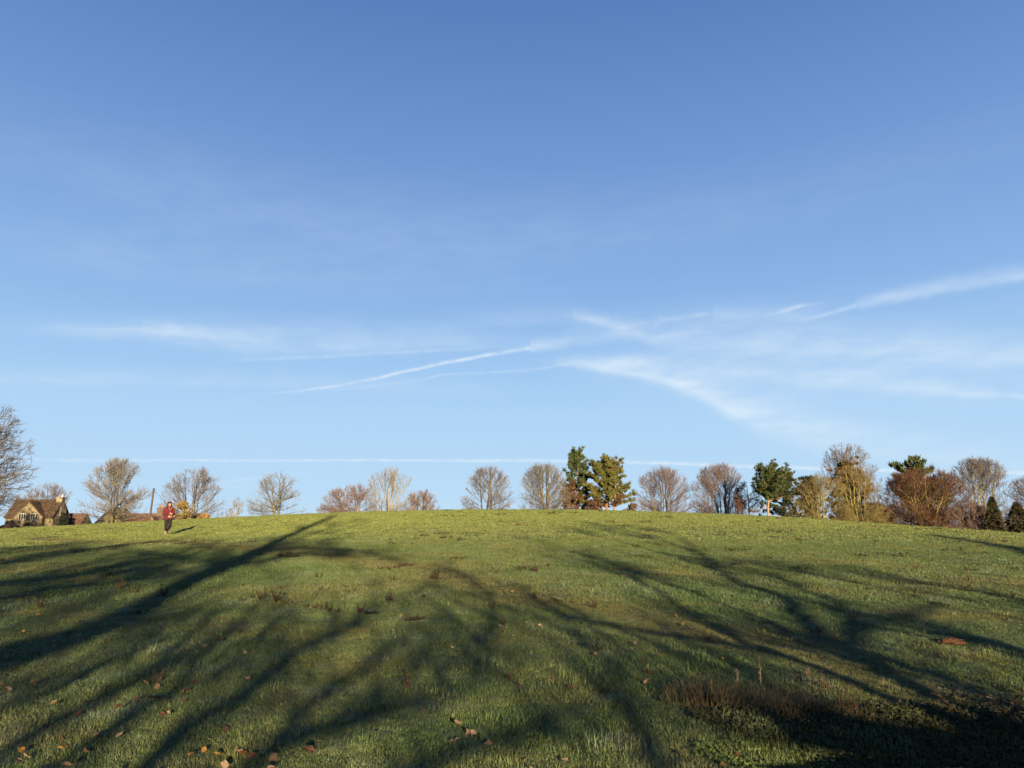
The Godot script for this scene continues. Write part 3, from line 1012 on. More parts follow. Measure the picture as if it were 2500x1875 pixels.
func ground_mesh() -> ArrayMesh:
	var zs := PackedFloat32Array()
	var d := 3.6
	while d < 110:
		zs.append(-d)
		d += clampf(0.022 * d, 0.075, 1.3)
	while d < 4000:
		zs.append(-d)
		d *= 1.09
	var back := -3.6
	var step := 0.2
	while back < 60:
		back += step
		step *= 1.15
		zs.insert(0, back)
	back = 400
	zs.insert(0, back)
	var xs := PackedFloat32Array()
	var x := 0.0
	while x < 6:
		xs.append(x); x += 0.09
	while x < 90:
		xs.append(x); x += clampf(0.018 * x, 0.1, 1.4)
	while x < 4000:
		xs.append(x); x *= 1.2
	var full := PackedFloat32Array()
	for k in range(xs.size() - 1, 0, -1):
		full.append(-xs[k])
	full.append_array(xs)
	var nx := full.size()
	var nzc := zs.size()
	var v := PackedVector3Array()
	var c := PackedColorArray()
	var n := PackedVector3Array()
	var uv := PackedVector2Array()
	for z in zs:
		for xx in full:
			v.append(Vector3(xx, ground(xx, z), z))
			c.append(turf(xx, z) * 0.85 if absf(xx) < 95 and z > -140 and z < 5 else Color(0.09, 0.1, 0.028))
			uv.append(Vector2(xx, z) * 0.5)
	n.resize(v.size())
	for a in nzc:
		for b in nx:
			var k := a * nx + b
			var dx := v[k + (1 if b < nx - 1 else 0)] - v[k - (1 if b > 0 else 0)]
			var dz := v[k - (nx if a > 0 else 0)] - v[k + (nx if a < nzc - 1 else 0)]
			n[k] = dz.cross(dx).normalized()
	var idx := PackedInt32Array()
	for a in nzc - 1:
		for b in nx - 1:
			var k := a * nx + b
			idx.append(k); idx.append(k + nx); idx.append(k + 1)
			idx.append(k + 1); idx.append(k + nx); idx.append(k + nx + 1)
	var arr := []
	arr.resize(Mesh.ARRAY_MAX)
	arr[Mesh.ARRAY_VERTEX] = v
	arr[Mesh.ARRAY_NORMAL] = n
	arr[Mesh.ARRAY_COLOR] = c
	arr[Mesh.ARRAY_TEX_UV] = uv
	arr[Mesh.ARRAY_INDEX] = idx
	var m := ArrayMesh.new()
	m.add_surface_from_arrays(Mesh.PRIMITIVE_TRIANGLES, arr)
	return m

# ================================================================= the scene
func _ready() -> void:
	# camera
	var cam := Camera3D.new()
	cam.name = "camera"
	cam.fov = 53.06
	cam.near = 0.1
	cam.far = 6000
	cam.position = Vector3(0, 1.6, 0)
	cam.rotation_degrees = Vector3(11.22, 0, 0)
	cam.current = true
	add_child(cam)
	# sky, exposure
	var we := WorldEnvironment.new()
	we.name = "surroundings"
	var env := Environment.new()
	env.background_mode = Environment.BG_SKY
	env.tonemap_mode = Environment.TONE_MAPPER_LINEAR
	env.tonemap_exposure = 3.0
	env.background_energy_multiplier = 0.3333
	env.sdfgi_enabled = true
	env.ssao_enabled = true
	env.ssil_enabled = true
	var sky := Sky.new()
	var pan := PanoramaSkyMaterial.new()
	pan.panorama = sky_texture()
	sky.sky_material = pan
	env.sky = sky
	we.environment = env
	add_child(we)
	# low winter sun behind the right shoulder
	var sun := DirectionalLight3D.new()
	sun.name = "sun"
	sun.light_energy = 1.6
	sun.light_color = Color(1.0, 0.90, 0.70)
	sun.light_angular_distance = 0.5
	sun.shadow_enabled = true
	sun.rotation_degrees = Vector3(-9.0, 12.0, 0)
	add_child(sun)

	nz_a.seed = 3; nz_a.frequency = 0.35; nz_a.fractal_octaves = 2
	nz_b.seed = 4; nz_b.frequency = 1.3; nz_b.fractal_octaves = 3
	nz_c.seed = 8; nz_c.frequency = 0.22; nz_c.fractal_octaves = 3

	# the hill
	var gm := vmat(0.9)
	gm.albedo_texture = noise_tex(0.03, Color(0.55, 0.55, 0.55), Color(1, 1, 1), 21, 512)
	gm.heightmap_enabled = true
	gm.heightmap_texture = noise_tex(0.06, Color(0, 0, 0), Color(1, 1, 1), 22, 512)
	gm.heightmap_scale = 3.0
	var hill := obj("ground", ground_mesh(), gm)
	hill.set_meta("kind", "structure")
	# the little stream in its ditch at the lower right
	var wg := Geo.new()
	for k in 40:
		var xa := 1.4 + k * 0.3
		var xb := xa + 0.3
		wg.quad(Vector3(xa, -0.24, -5.35 - 0.05 * xa), Vector3(xb, -0.24, -5.35 - 0.05 * xb), Vector3(xb, -0.24, -6.15 - 0.05 * xb), Vector3(xa, -0.24, -6.15 - 0.05 * xa))
	var wm := mat(0.012, 0.014, 0.012, 0.06)
	wm.metallic_specular = 0.5
	wm.heightmap_enabled = true
	wm.heightmap_texture = noise_tex(0.02, Color(0, 0, 0), Color(1, 1, 1), 23)
	wm.heightmap_scale = 1.2
	wm.uv1_triplanar = true
	wm.uv1_world_triplanar = true
	var st := obj("stream", wg.mesh(), wm)
	st.set_meta("kind", "structure")

	cones.v = vmat(0.8)
	cones.bark = mat(0.13, 0.10, 0.065)
	cones.twig = mat(0.10, 0.07, 0.055)
	skyline()
	houses()
	pole()
	shadows_makers()
	woman(Vector3(-17.79, ground(-17.79, -40.4) - 0.005, -40.4), deg_to_rad(45))
	meadow()
	details()

func at(x: float, d: float) -> Vector3:
	return Vector3(x, land(x, -d), -d)

func skyline() -> void:
	var olive := mat(0.108, 0.09, 0.056)
	var grey := mat(0.14, 0.118, 0.09)
	var pale := mat(0.22, 0.185, 0.135)
	var brown := mat(0.15, 0.105, 0.065)
	var yellow := mat(0.19, 0.158, 0.062)
	var t_purple := mat(0.148, 0.124, 0.128)
	var t_grey := mat(0.158, 0.138, 0.126)
	var t_pink := mat(0.168, 0.116, 0.106)
	var t_rust := mat(0.115, 0.058, 0.038)
	var t_pale := mat(0.20, 0.165, 0.125)
	var t_dark := mat(0.085, 0.068, 0.056)
	var t_yellow := mat(0.17, 0.132, 0.058)
	var G := "bare trees along the crest"
	bare_tree("bare_tree", "tall dark bare tree cut by the left edge of the photo, beside the golden house", at(-68.4, 95), 18.7, 7.2, 7.3, {"seed": 10, "stems": 6, "spread": 0.45, "n1": 20, "n2": 8, "n3": 6, "tr": 0.4, "bark": brown, "twigs": t_dark, "cb": 0.08, "vm": 0.5, "fork": 0.12, "lift": 0.1, "rise": -0.1, "twig": 0.02, "l2": 1.4, "l3": 1.3, "group": G})
	bare_tree("bare_tree", "purplish bare tree rising behind the roof of the golden house", at(-114.2, 190), 19.2 - 1.5, 7.0, 7.5, {"seed": 11, "stems": 5, "n1": 16, "n2": 7, "n3": 5, "tr": 0.35, "bark": grey, "twigs": t_purple, "cb": 0.2, "vm": 0.45, "fork": 0.15, "lift": 0.5, "twig": 0.022, "l2": 1.6, "l3": 1.5, "group": G})
	bare_tree("bare_tree", "grey bare tree with a pointed crown, left of the telegraph pole", at(-56.1, 110), 11.8, 4.4, 4.4, {"seed": 12, "stems": 3, "n1": 24, "n2": 8, "n3": 6, "tr": 0.24, "bark": olive, "twigs": t_grey, "cb": 0.2, "vm": 0.36, "fork": 0.25, "lift": 0.7, "rise": 0.2, "spread": 0.15, "twig": 0.014, "group": G})
	bare_tree("bare_tree", "several-stemmed bare tree just right of the person in the maroon jacket", at(-49.2, 120), 11.5, 4.5, 4.5, {"seed": 13, "stems": 5, "n1": 16, "n2": 8, "n3": 5, "tr": 0.24, "bark": olive, "twigs": t_purple, "cb": 0.16, "vm": 0.38, "fork": 0.0, "lift": 0.45, "spread": 0.25, "twig": 0.014, "group": G})
	bare_tree("birch_tree", "small pale distant birch between two bare trees, left half of the crest", at(-77.8, 220), 16.2, 1.5, 2.4, {"seed": 14, "stems": 2, "n1": 22, "n2": 6, "n3": 4, "tr": 0.2, "bark": pale, "twigs": t_pale, "cb": 0.3, "vm": 0.5, "fork": 0.3, "lift": 0.2, "twig": 0.02, "group": G})
	bare_tree("birch_tree", "shorter pale birch on the left of the small distant birch", at(-79.9, 221), 13.2, 1.3, 1.4, {"seed": 114, "stems": 2, "n1": 16, "n2": 6, "n3": 4, "tr": 0.16, "bark": pale, "twigs": t_pale, "cb": 0.3, "vm": 0.5, "fork": 0.3, "lift": 0.2, "twig": 0.02, "group": G})
	bare_tree("bare_tree", "thin-crowned bare tree with wild spreading branches standing alone left of the shaded slope top", at(-34.7, 115), 9.1, 3.8, 3.9, {"seed": 15, "stems": 4, "n1": 13, "n2": 6, "n3": 4, "tr": 0.22, "bark": olive, "twigs": t_grey, "cb": 0.12, "vm": 0.35, "fork": 0.3, "lift": 0.4, "spread": 0.3, "open": 0.8, "twig": 0.013, "group": G})
	bare_tree("bare_tree", "low reddish bare tree, left one of the pair beside the fan-shaped tree", at(-30.5, 140), 9.6, 3.7, 3.0, {"seed": 16, "stems": 3, "n1": 16, "n2": 7, "n3": 5, "tr": 0.2, "bark": brown, "twigs": t_pink, "cb": 0.25, "vm": 0.5, "fork": 0.3, "lift": 0.3, "rise": -0.05, "twig": 0.016, "group": G})
	bare_tree("bare_tree", "low reddish bare tree with a stout trunk, touching the fan-shaped tree", at(-28.4, 143), 10.1, 3.6, 3.5, {"seed": 17, "stems": 3, "n1": 16, "n2": 7, "n3": 5, "tr": 0.26, "bark": brown, "twigs": t_pink, "cb": 0.25, "vm": 0.5, "fork": 0.3, "lift": 0.3, "twig": 0.016, "group": G})
	bare_tree("bare_tree", "pale fan-shaped bare tree with four straight stems left of the hilltop", at(-19.6, 125), 10.6, 3.9, 4.6, {"seed": 18, "stems": 7, "n1": 9, "n2": 6, "n3": 4, "tr": 0.22, "bark": pale, "twigs": t_pale, "cb": 0.2, "vm": 0.55, "fork": 0.0, "lift": 0.7, "rise": 0.35, "spread": 0.4, "open": 0.2, "twig": 0.013, "group": G})
	bare_tree("bare_tree", "low pink-twigged bare tree half hidden by the fan-shaped tree", at(-17.2, 150), 9.1, 3.9, 3.7, {"seed": 19, "stems": 5, "n1": 13, "n2": 7, "n3": 5, "tr": 0.2, "bark": olive, "twigs": t_pink, "cb": 0.3, "vm": 0.5, "fork": 0.25, "lift": 0.5, "twig": 0.017, "group": G})
	bare_tree("bare_tree", "bare tree with two clear parallel trunks standing alone at the hilltop", at(-3.4, 115), 9.0, 3.4, 3.7, {"seed": 20, "stems": 4, "n1": 17, "n2": 8, "n3": 5, "tr": 0.22, "pair": 0.9, "bark": olive, "twigs": t_purple, "cb": 0.16, "vm": 0.36, "fork": 0.0, "lift": 0.35, "spread": 0.1, "twig": 0.013, "group": G})
	bare_tree("bare_tree", "dense dome-shaped bare tree touching the tall dark pine on its left", at(4.9, 115), 9.4, 3.8, 3.6, {"seed": 21, "stems": 6, "n1": 15, "n2": 8, "n3": 5, "tr": 0.22, "bark": olive, "twigs": t_grey, "cb": 0.16, "vm": 0.42, "fork": 0.0, "lift": 0.55, "spread": 0.15, "twig": 0.013, "group": G})
	bare_tree("bare_tree", "round rosy bare tree just right of the broad olive pine", at(22.5, 115), 9.5, 4.2, 4.1, {"seed": 22, "stems": 6, "n1": 15, "n2": 8, "n3": 5, "tr": 0.22, "bark": olive, "twigs": t_pink, "cb": 0.14, "vm": 0.42, "fork": 0.0, "lift": 0.55, "spread": 0.3, "twig": 0.013, "group": G})
	bare_tree("bare_tree", "wide reddish bare tree with many trunks left of the pink-trunked pine", at(30.5, 112), 10.0, 4.4, 3.0, {"seed": 23, "stems": 7, "n1": 15, "n2": 8, "n3": 5, "tr": 0.22, "bark": olive, "twigs": t_pink, "cb": 0.14, "vm": 0.48, "fork": 0.0, "lift": 0.55, "spread": 0.3, "twig": 0.014, "group": G})
	bare_tree("rusty_tree", "small rust-brown tree wedged beside the pink-trunked pine", at(31.8, 105), 6.6, 1.3, 1.5, {"seed": 24, "stems": 2, "n1": 16, "n2": 9, "n3": 7, "tr": 0.12, "bark": brown, "twigs": t_rust, "cb": 0.4, "vm": 0.65, "fork": 0.3, "lift": 0.1, "rise": -0.2, "twig": 0.018, "group": G})
	bare_tree("bare_tree", "bare tree off the left edge whose shadow dapples the golden house", at(-88.5, 117), 14.0, 5.0, 4.6, {"seed": 59, "stems": 5, "n1": 16, "n2": 7, "n3": 5, "tr": 0.3, "bark": brown, "twigs": t_dark, "cb": 0.15, "vm": 0.5, "fork": 0.15, "lift": 0.4, "twig": 0.018, "group": G})
	# evergreens
	var needle := Color(0.035, 0.052, 0.02)
	var needle2 := Color(0.075, 0.085, 0.026)
	var pbark := mat(0.17, 0.10, 0.06)
	pine("pine_tree", "tall dark narrow pine, the highest tree on the crown of the hill", at(10.0, 118), 12.9, 2.2, 2.0, {"seed": 130, "cb": 0.3, "vm": 0.38, "limbs": 44, "per": 13, "loose": 0.65, "size": 0.5, "col": needle, "col2": Color(0.055, 0.07, 0.026), "blades": 22, "wide": 0.1, "up": 1.3, "bark": pbark, "dead_below": 0.5, "dead": Color(0.085, 0.048, 0.025), "tr": 0.22})
	pine("pine_tree", "broad olive-green pine in flat layers with reddish forked trunk", at(14.1, 116), 11.3, 3.8, 4.2, {"seed": 31, "cb": 0.36, "vm": 0.44, "limbs": 58, "per": 15, "inner": 0.35, "size": 0.52, "col": Color(0.062, 0.066, 0.02), "col2": Color(0.112, 0.106, 0.03), "blades": 26, "wide": 0.1, "up": 1.3, "bark": mat(0.2, 0.105, 0.07), "dead_below": 0.36, "dead": Color(0.09, 0.055, 0.03), "tr": 0.26, "fork": 1.2, "loose": 0.75})
	shrub("brown_shrub", "dark brown bush under the tall narrow pine", at(8.9, 116.5), 7.6, 2.0, 1.2, {"seed": 32, "n": 120, "size": 0.5, "col": Color(0.07, 0.035, 0.022), "col2": Color(0.12, 0.065, 0.036), "vm": 0.3})
	shrub("brown_shrub", "low reddish bush between the trunks of the two hilltop pines", at(12.0, 114), 4.5, 1.6, 1.5, {"seed": 33, "n": 150, "size": 0.45, "col": Color(0.065, 0.036, 0.025), "col2": Color(0.105, 0.06, 0.04), "vm": 0.5})
	shrub("brown_shrub", "rusty low limb drooping to the grass right of the broad olive pine", at(17.6, 115), 4.3, 1.8, 1.6, {"seed": 34, "n": 80, "size": 0.5, "col": Color(0.075, 0.048, 0.026), "col2": Color(0.11, 0.07, 0.032), "vm": 0.1, "low": 1.4})
	pine("pine_tree", "dark green pine on a bare pink trunk with dead side branches", at(32.8, 100), 8.8, 2.2, 3.2, {"seed": 35, "cb": 0.5, "vm": 0.72, "limbs": 48, "per": 14, "size": 0.42, "loose": 0.8, "col": Color(0.026, 0.04, 0.017), "col2": Color(0.052, 0.064, 0.021), "blades": 22, "wide": 0.1, "up": 1.2, "bark": mat(0.25, 0.155, 0.10), "shift": 0.7, "tr": 0.17, "inner": 0.15, "snags": 9})
	pine("conifer_tree", "dark low conifer standing behind the pink-trunked pine", at(42.6, 122), 11.4, 4.0, 2.8, {"seed": 36, "cb": 0.12, "vm": 0.3, "limbs": 36, "per": 9, "size": 0.6, "col": Color(0.016, 0.024, 0.014), "col2": Color(0.03, 0.042, 0.02), "bark": pbark, "inner": 0.1})
	pine("conifer_tree", "dark pointed conifer peeping out left of the yellow-stemmed shrubs", at(45.8, 120), 11.0, 2.6, 2.2, {"seed": 37, "cb": 0.1, "vm": 0.2, "limbs": 40, "per": 9, "size": 0.6, "col": Color(0.018, 0.026, 0.016), "col2": Color(0.035, 0.045, 0.022), "bark": pbark, "inner": 0.1})
	pine("conifer_tree", "brownish tall conifer behind the yellow-stemmed shrubs", at(48.7, 112), 12.7, 3.4, 3.6, {"seed": 38, "cb": 0.08, "vm": 0.3, "limbs": 52, "per": 10, "size": 0.6, "col": Color(0.085, 0.058, 0.026), "col2": Color(0.12, 0.082, 0.036), "bark": pbark, "inner": 0.1})
	pine("pine_tree", "dark green pine with upright candle-like shoots above the russet tree", at(65.4, 126), 16.0, 3.2, 2.9, {"seed": 39, "cb": 0.5, "vm": 0.75, "limbs": 36, "per": 11, "size": 0.75, "col": Color(0.03, 0.05, 0.025), "col2": Color(0.075, 0.085, 0.03), "bark": pbark, "up": 1.5})
	pine("pine_tree", "smaller dark pine shoulder between the russet tree and the grey tree on the right", at(68.6, 125), 13.4, 1.8, 1.9, {"seed": 40, "cb": 0.45, "vm": 0.7, "limbs": 24, "per": 8, "size": 0.6, "col": Color(0.035, 0.05, 0.03), "col2": Color(0.075, 0.07, 0.035), "bark": pbark, "up": 1.3})
	# the thicket on the right
	bare_tree("bare_tree", "tall purple-twigged bare tree rising above the brownish conifer", at(54.7, 126), 17.6, 4.4, 4.4, {"seed": 41, "stems": 5, "n1": 15, "n2": 8, "n3": 5, "tr": 0.26, "bark": grey, "twigs": t_purple, "cb": 0.45, "vm": 0.62, "fork": 0.3, "lift": 0.5, "spread": 0.3, "twig": 0.014, "group": G})
	bare_tree("bare_shrub", "yellow-stemmed bare shrub with many low stems, leftmost of the thicket", at(38.4, 97), 6.4, 3.3, 3.6, {"seed": 42, "bare_low": 0.6, "stems": 10, "n1": 9, "n2": 7, "n3": 4, "tr": 0.11, "bark": yellow, "twigs": t_yellow, "cb": 0.02, "vm": 0.35, "fork": 0.0, "lift": 0.4, "spread": 0.35, "twig": 0.014, "group": G})
	bare_tree("bare_tree", "light-stemmed bare tree in front of the brownish conifer", at(43.6, 98), 8.7, 2.6, 2.4, {"seed": 43, "bare_low": 0.6, "stems": 6, "n1": 9, "n2": 6, "n3": 4, "tr": 0.13, "bark": yellow, "twigs": t_yellow, "cb": 0.05, "vm": 0.5, "fork": 0.0, "lift": 0.5, "spread": 0.3, "twig": 0.014, "group": G})
	bare_tree("bare_shrub", "low sprawling yellow shrub at the foot of the light-stemmed tree", at(43.4, 96), 3.8, 3.0, 3.0, {"seed": 44, "stems": 8, "n1": 8, "n2": 6, "n3": 4, "tr": 0.08, "bark": yellow, "twigs": t_yellow, "cb": 0.0, "vm": 0.3, "fork": 0.0, "lift": 0.2, "spread": 0.5, "twig": 0.013, "group": G})
	bare_tree("bare_tree", "faint grey bare tree far back in the gap left of the russet tree", at(77.5, 165), 17.8, 3.2, 3.0, {"seed": 45, "stems": 4, "n1": 13, "n2": 7, "n3": 5, "tr": 0.2, "bark": grey, "twigs": t_purple, "cb": 0.35, "vm": 0.6, "fork": 0.2, "twig": 0.018, "group": G})
	shrub("dark_shrub", "dark evergreen bush in the gap left of the russet tree", at(48.2, 103), 5.4, 1.8, 1.8, {"seed": 46, "n": 520, "col": Color(0.022, 0.024, 0.017), "col2": Color(0.05, 0.042, 0.028), "vm": 0.4})
	bare_tree("russet_tree", "broad russet-twigged tree with mossy yellow stems, widest of the thicket", at(51.5, 97), 9.2, 5.0, 5.2, {"seed": 47, "bare_low": 0.55, "stems": 11, "n1": 14, "n2": 9, "n3": 7, "tr": 0.15, "bark": yellow, "twigs": t_rust, "cb": 0.04, "vm": 0.4, "fork": 0.0, "lift": 0.35, "spread": 0.35, "twig": 0.016, "group": G})
	bare_tree("bare_shrub", "low brown scrub behind the stems of the russet tree", at(50.6, 99.5), 5.4, 4.0, 4.2, {"seed": 147, "stems": 10, "n1": 10, "n2": 7, "n3": 5, "tr": 0.07, "bark": brown, "twigs": t_rust, "cb": 0.0, "vm": 0.4, "fork": 0.0, "lift": 0.3, "spread": 0.4, "twig": 0.016, "group": G})
	bare_tree("bare_shrub", "tan twiggy scrub round the foot of the grey wide tree", at(57.0, 95), 5.0, 2.0, 2.4, {"seed": 148, "stems": 9, "n1": 10, "n2": 7, "n3": 5, "tr": 0.06, "bark": yellow, "twigs": t_pink, "cb": 0.0, "vm": 0.35, "fork": 0.0, "lift": 0.35, "spread": 0.4, "twig": 0.015, "group": G})
	bare_tree("bare_shrub", "brown twiggy shrub between the russet tree and the grey tree on the right", at(54.6, 94), 5.4, 2.3, 2.2, {"seed": 48, "stems": 9, "n1": 9, "n2": 7, "n3": 5, "tr": 0.07, "bark": brown, "twigs": t_pink, "cb": 0.02, "vm": 0.45, "fork": 0.0, "lift": 0.4, "spread": 0.4, "twig": 0.014, "group": G})
	bare_tree("bare_tree", "grey wide bare tree with a cluster of pale stems right of the russet tree", at(58.0, 96), 11.0, 4.3, 3.8, {"seed": 49, "bare_low": 0.6, "stems": 7, "n1": 16, "n2": 8, "n3": 6, "tr": 0.15, "bark": yellow, "twigs": t_purple, "cb": 0.1, "vm": 0.4, "fork": 0.0, "lift": 0.7, "spread": 0.2, "rise": 0.3, "twig": 0.014, "group": G})
	shrub("yew_bush", "dark tapered evergreen bush at the foot of the grey tree on the right", at(56.2, 91), 6.0, 1.7, 1.4, {"seed": 50, "cone": 1, "n": 900, "low": 1.1, "col": Color(0.028, 0.026, 0.016), "col2": Color(0.055, 0.048, 0.024), "vm": 0.05, "size": 0.26})
	shrub("yew_bush", "dark evergreen bush at the right edge of the photo on the skyline", at(60.3, 93), 5.8, 2.2, 2.6, {"seed": 51, "cone": 1, "n": 1100, "col": Color(0.022, 0.022, 0.015), "col2": Color(0.05, 0.042, 0.022), "vm": 0.15, "size": 0.28, "low": 1.0})
	bare_tree("bare_tree", "reddish bare tree cut by the right edge of the photo", at(70.9, 104), 10.8, 4.7, 4.1, {"seed": 52, "stems": 4, "n1": 18, "n2": 8, "n3": 6, "tr": 0.22, "bark": brown, "twigs": t_pink, "cb": 0.15, "vm": 0.4, "fork": 0.15, "lift": 0.3, "twig": 0.015, "group": G})
	# round the houses
	shrub("dark_shrub", "black-green rounded bush between the chimney gable and the low range", Vector3(-90.9, 1.0, -158), 5.4, 0.8, 0.9, {"seed": 53, "n": 140, "col": Color(0.014, 0.018, 0.013), "col2": Color(0.025, 0.03, 0.018), "vm": 0.4, "size": 0.4})
	shrub("dark_shrub", "dark domed bush in front of the golden house, right of the outbuilding", Vector3(-92.6, 1.4, -150), 2.9, 1.2, 1.2, {"seed": 54, "n": 140, "col": Color(0.02, 0.022, 0.02), "col2": Color(0.04, 0.04, 0.035), "vm": 0.45, "size": 0.3})
	shrub("brown_hedge", "reddish brown hedge at the left edge below the tall dark tree", Vector3(-98.5, 1.4, -147), 5.0, 3.0, 1.3, {"seed": 55, "n": 220, "col": Color(0.10, 0.045, 0.028), "col2": Color(0.15, 0.08, 0.05), "vm": 0.4, "size": 0.4, "category": "hedge"})
	shrub("brown_hedge", "brown scrub along the foot of the grey end wall", Vector3(-89.6, 1.4, -151), 1.9, 3.0, 2.6, {"seed": 56, "n": 160, "col": Color(0.10, 0.06, 0.04), "col2": Color(0.16, 0.10, 0.06), "vm": 0.4, "size": 0.3, "category": "hedge"})
	shrub("green_shrub", "yellow-green bush with rusty tips just behind the person", at(-46.5, 110), 5.6, 1.4, 1.5, {"seed": 57, "n": 110, "col": Color(0.13, 0.115, 0.03), "col2": Color(0.20, 0.12, 0.05), "vm": 0.3, "size": 0.4})
	shrub("brown_shrub", "orange-brown bush at the foot of the several-stemmed tree", at(-42.6, 108), 3.2, 1.1, 1.3, {"seed": 58, "n": 90, "col": Color(0.17, 0.10, 0.04), "col2": Color(0.24, 0.15, 0.06), "vm": 0.4, "size": 0.35})

func pole() -> void:
	var p := thing("telegraph_pole", "wooden telegraph pole beside the pointed bare tree on the left", "pole", Vector3(-48.65, 1.0, -105))
	var g := Geo.new()
	g.tube(PackedVector3Array([Vector3(-0.2, -0.3, 0), Vector3(-0.04, 3.5, 0), Vector3(0.12, 7.0, 0)]), 0.145, 0.115, 10)
	obj("shaft", g.mesh(), mat(0.07, 0.05, 0.038), p)
	g = Geo.new()
	g.tube(PackedVector3Array([Vector3(0.12, 6.7, 0), Vector3(0.12, 7.05, 0)]), 0.17, 0.12, 8)
	g.box(Vector3(-0.25, 6.45, -0.05), Vector3(0.45, 6.55, 0.05))
	obj("cap", g.mesh(), mat(0.08, 0.06, 0.05), p)
	g = Geo.new()
	var a := Vector3(-48.4, 7.6, -105)
	var b := Vector3(-60.2, 5.3, -150)
	var pts := PackedVector3Array()
	for k in 13:
		var t := k / 12.0
		pts.append(a.lerp(b, t) - Vector3(0, 0.9 * sin(PI * t), 0))
	g.tube(pts, 0.012, 0.012, 5)
	tag(obj("overhead_wire", g.mesh(), mat(0.03, 0.03, 0.03)), "thin wire running from the telegraph pole towards the cottage", "wire")

func shadows_makers() -> void:
	shade_tree("bare forked tree whose limb shadows fan over the right of the slope", Vector3(6.9, 0, 4.0), [
		[0.16, 0.13, [6.9, -0.2, 4.2], [6.5, 0.9, 4.0], [6.16, 1.72, 4.0]],
		[0.16, 0.15, [6.95, -0.2, 3.8], [6.6, 0.9, 4.0], [6.32, 1.76, 4.0]],
		[0.13, 0.1, [6.16,1.72,4.0], [5.81,1.86,4.0], [5.68,1.95,4.0], [5.65,2.06,4.0], [5.73,2.23,4.0], [5.70,2.40,4.0]],
		[0.09, 0.04, [5.70,2.40,4.0], [5.53,2.53,4.0], [5.10,2.65,4.0], [4.75,2.74,4.0], [4.30,2.88,4.0], [4.02,2.97,4.0]],
		[0.08, 0.05, [5.70,2.40,4.0], [5.70,2.60,4.0], [5.78,2.69,4.0], [5.89,2.99,4.0], [6.28,3.35,4.0], [6.55,3.63,4.0], [6.71,4.01,4.0], [6.81,4.54,4.0]],
		[0.15, 0.12, [6.32,1.76,4.0], [6.22,1.83,4.0], [6.07,1.93,4.0], [6.15,2.06,4.0], [6.33,2.25,4.0], [6.58,2.41,4.0]],
		[0.08, 0.05, [6.33,2.25,4.0], [6.38,2.38,4.0], [6.39,2.55,4.0], [6.48,2.67,4.0], [6.75,2.89,4.0], [6.92,3.05,4.0], [6.91,3.19,4.0], [7.08,3.59,4.0], [7.14,3.96,4.0], [7.31,4.76,4.0], [7.26,5.54,4.0]],
		[0.13, 0.07, [6.58,2.41,4.0], [6.72,2.55,4.0], [6.91,2.69,4.0], [7.37,2.92,4.0], [7.98,3.23,4.0], [8.45,3.54,4.0], [8.53,3.69,4.0], [8.68,3.98,4.0], [9.24,4.41,4.0], [10.68,5.34,4.0], [11.58,6.53,4.0], [11.29,7.52,4.0]],
		[0.08, 0.04, [9.24,4.41,4.0], [9.7,5.3,4.2], [10.0,6.2,4.4], [10.1,7.0,4.4], [10.3,7.7,4.4]],
		[0.08, 0.04, [10.68,5.34,4.0], [11.7,6.0,3.8], [12.6,6.6,3.6], [13.1,7.1,3.6], [13.5,7.6,3.6]],
		[0.07, 0.04, [11.58,6.53,4.0], [12.0,7.0,4.2], [12.3,7.5,4.4], [12.5,8.0,4.4], [12.6,8.4,4.4]],
		[0.09, 0.05, [6.58,2.41,4.0], [6.96,2.55,4.0], [7.57,2.77,4.0], [8.44,3.09,4.0], [8.89,3.31,4.0], [9.32,3.66,4.0], [9.79,4.17,4.0], [10.30,4.83,4.0]],
		[0.16, 0.10, [6.5, 0.9, 4.0], [6.28,1.62,4.1], [5.91,1.71,4.2], [5.57,1.77,4.2], [5.24,1.82,4.2], [4.92,1.88,4.2], [4.70,1.93,4.2]],
		[0.16, 0.10, [6.5, 0.7, 4.0], [6.19,1.51,4.1], [5.75,1.60,4.2], [5.31,1.66,4.2], [4.93,1.72,4.2], [4.58,1.77,4.2], [4.32,1.84,4.2]],
		[0.12, 0.08, [6.6, 0.9, 4.0], [6.54,1.75,4.0], [6.48,1.93,4.0], [6.62,2.06,4.0], [6.81,2.20,4.0]],
		[0.07, 0.04, [7.14,2.62,4.0], [8.28,2.89,4.0], [9.21,3.05,4.0], [10.17,3.22,4.0], [10.68,3.51,4.0], [10.77,3.71,4.0], [10.88,3.94,4.0], [10.73,4.17,4.0], [10.67,4.45,4.0]],
	], {"seed": 61, "n": 3.6, "n2": 6, "len": 0.85, "slim": 0.74, "fat": 0.8, "from": 0.65})
	shade_tree("bare tree beyond the right edge whose crown shades the right of the slope", Vector3(12, 0, 9), [
		[0.3, 0.22, [12, -0.2, 9], [13.5, 2.0, 9], [16.17, 4.36, 9.0]],
		[0.2, 0.16, [12, -0.2, 9.2], [11.7, 1.8, 9], [11.65, 3.43, 9.0]],
		[0.24, 0.2, [12, -0.2, 8.8], [10.2, 1.6, 9], [9.09, 2.87, 9.0]],
		[0.22, 0.12, [16.17,4.36,9.0], [18.78,5.21,9.0], [22.22,6.41,9.0], [23.96,7.30,9.0], [25.77,8.30,9.0]],
		[0.16, 0.08, [11.65,3.43,9.0], [12.45,3.77,9.0], [13.16,4.13,9.0], [13.25,4.26,9.0], [13.23,4.38,9.0]],
		[0.22, 0.1, [9.09,2.87,9.0], [9.51,3.10,9.0], [9.65,3.30,9.0], [9.46,3.41,9.0], [9.30,3.52,9.0]],
	], {"seed": 62, "n": 7, "n2": 5, "len": 1.0, "fat": 1.2})
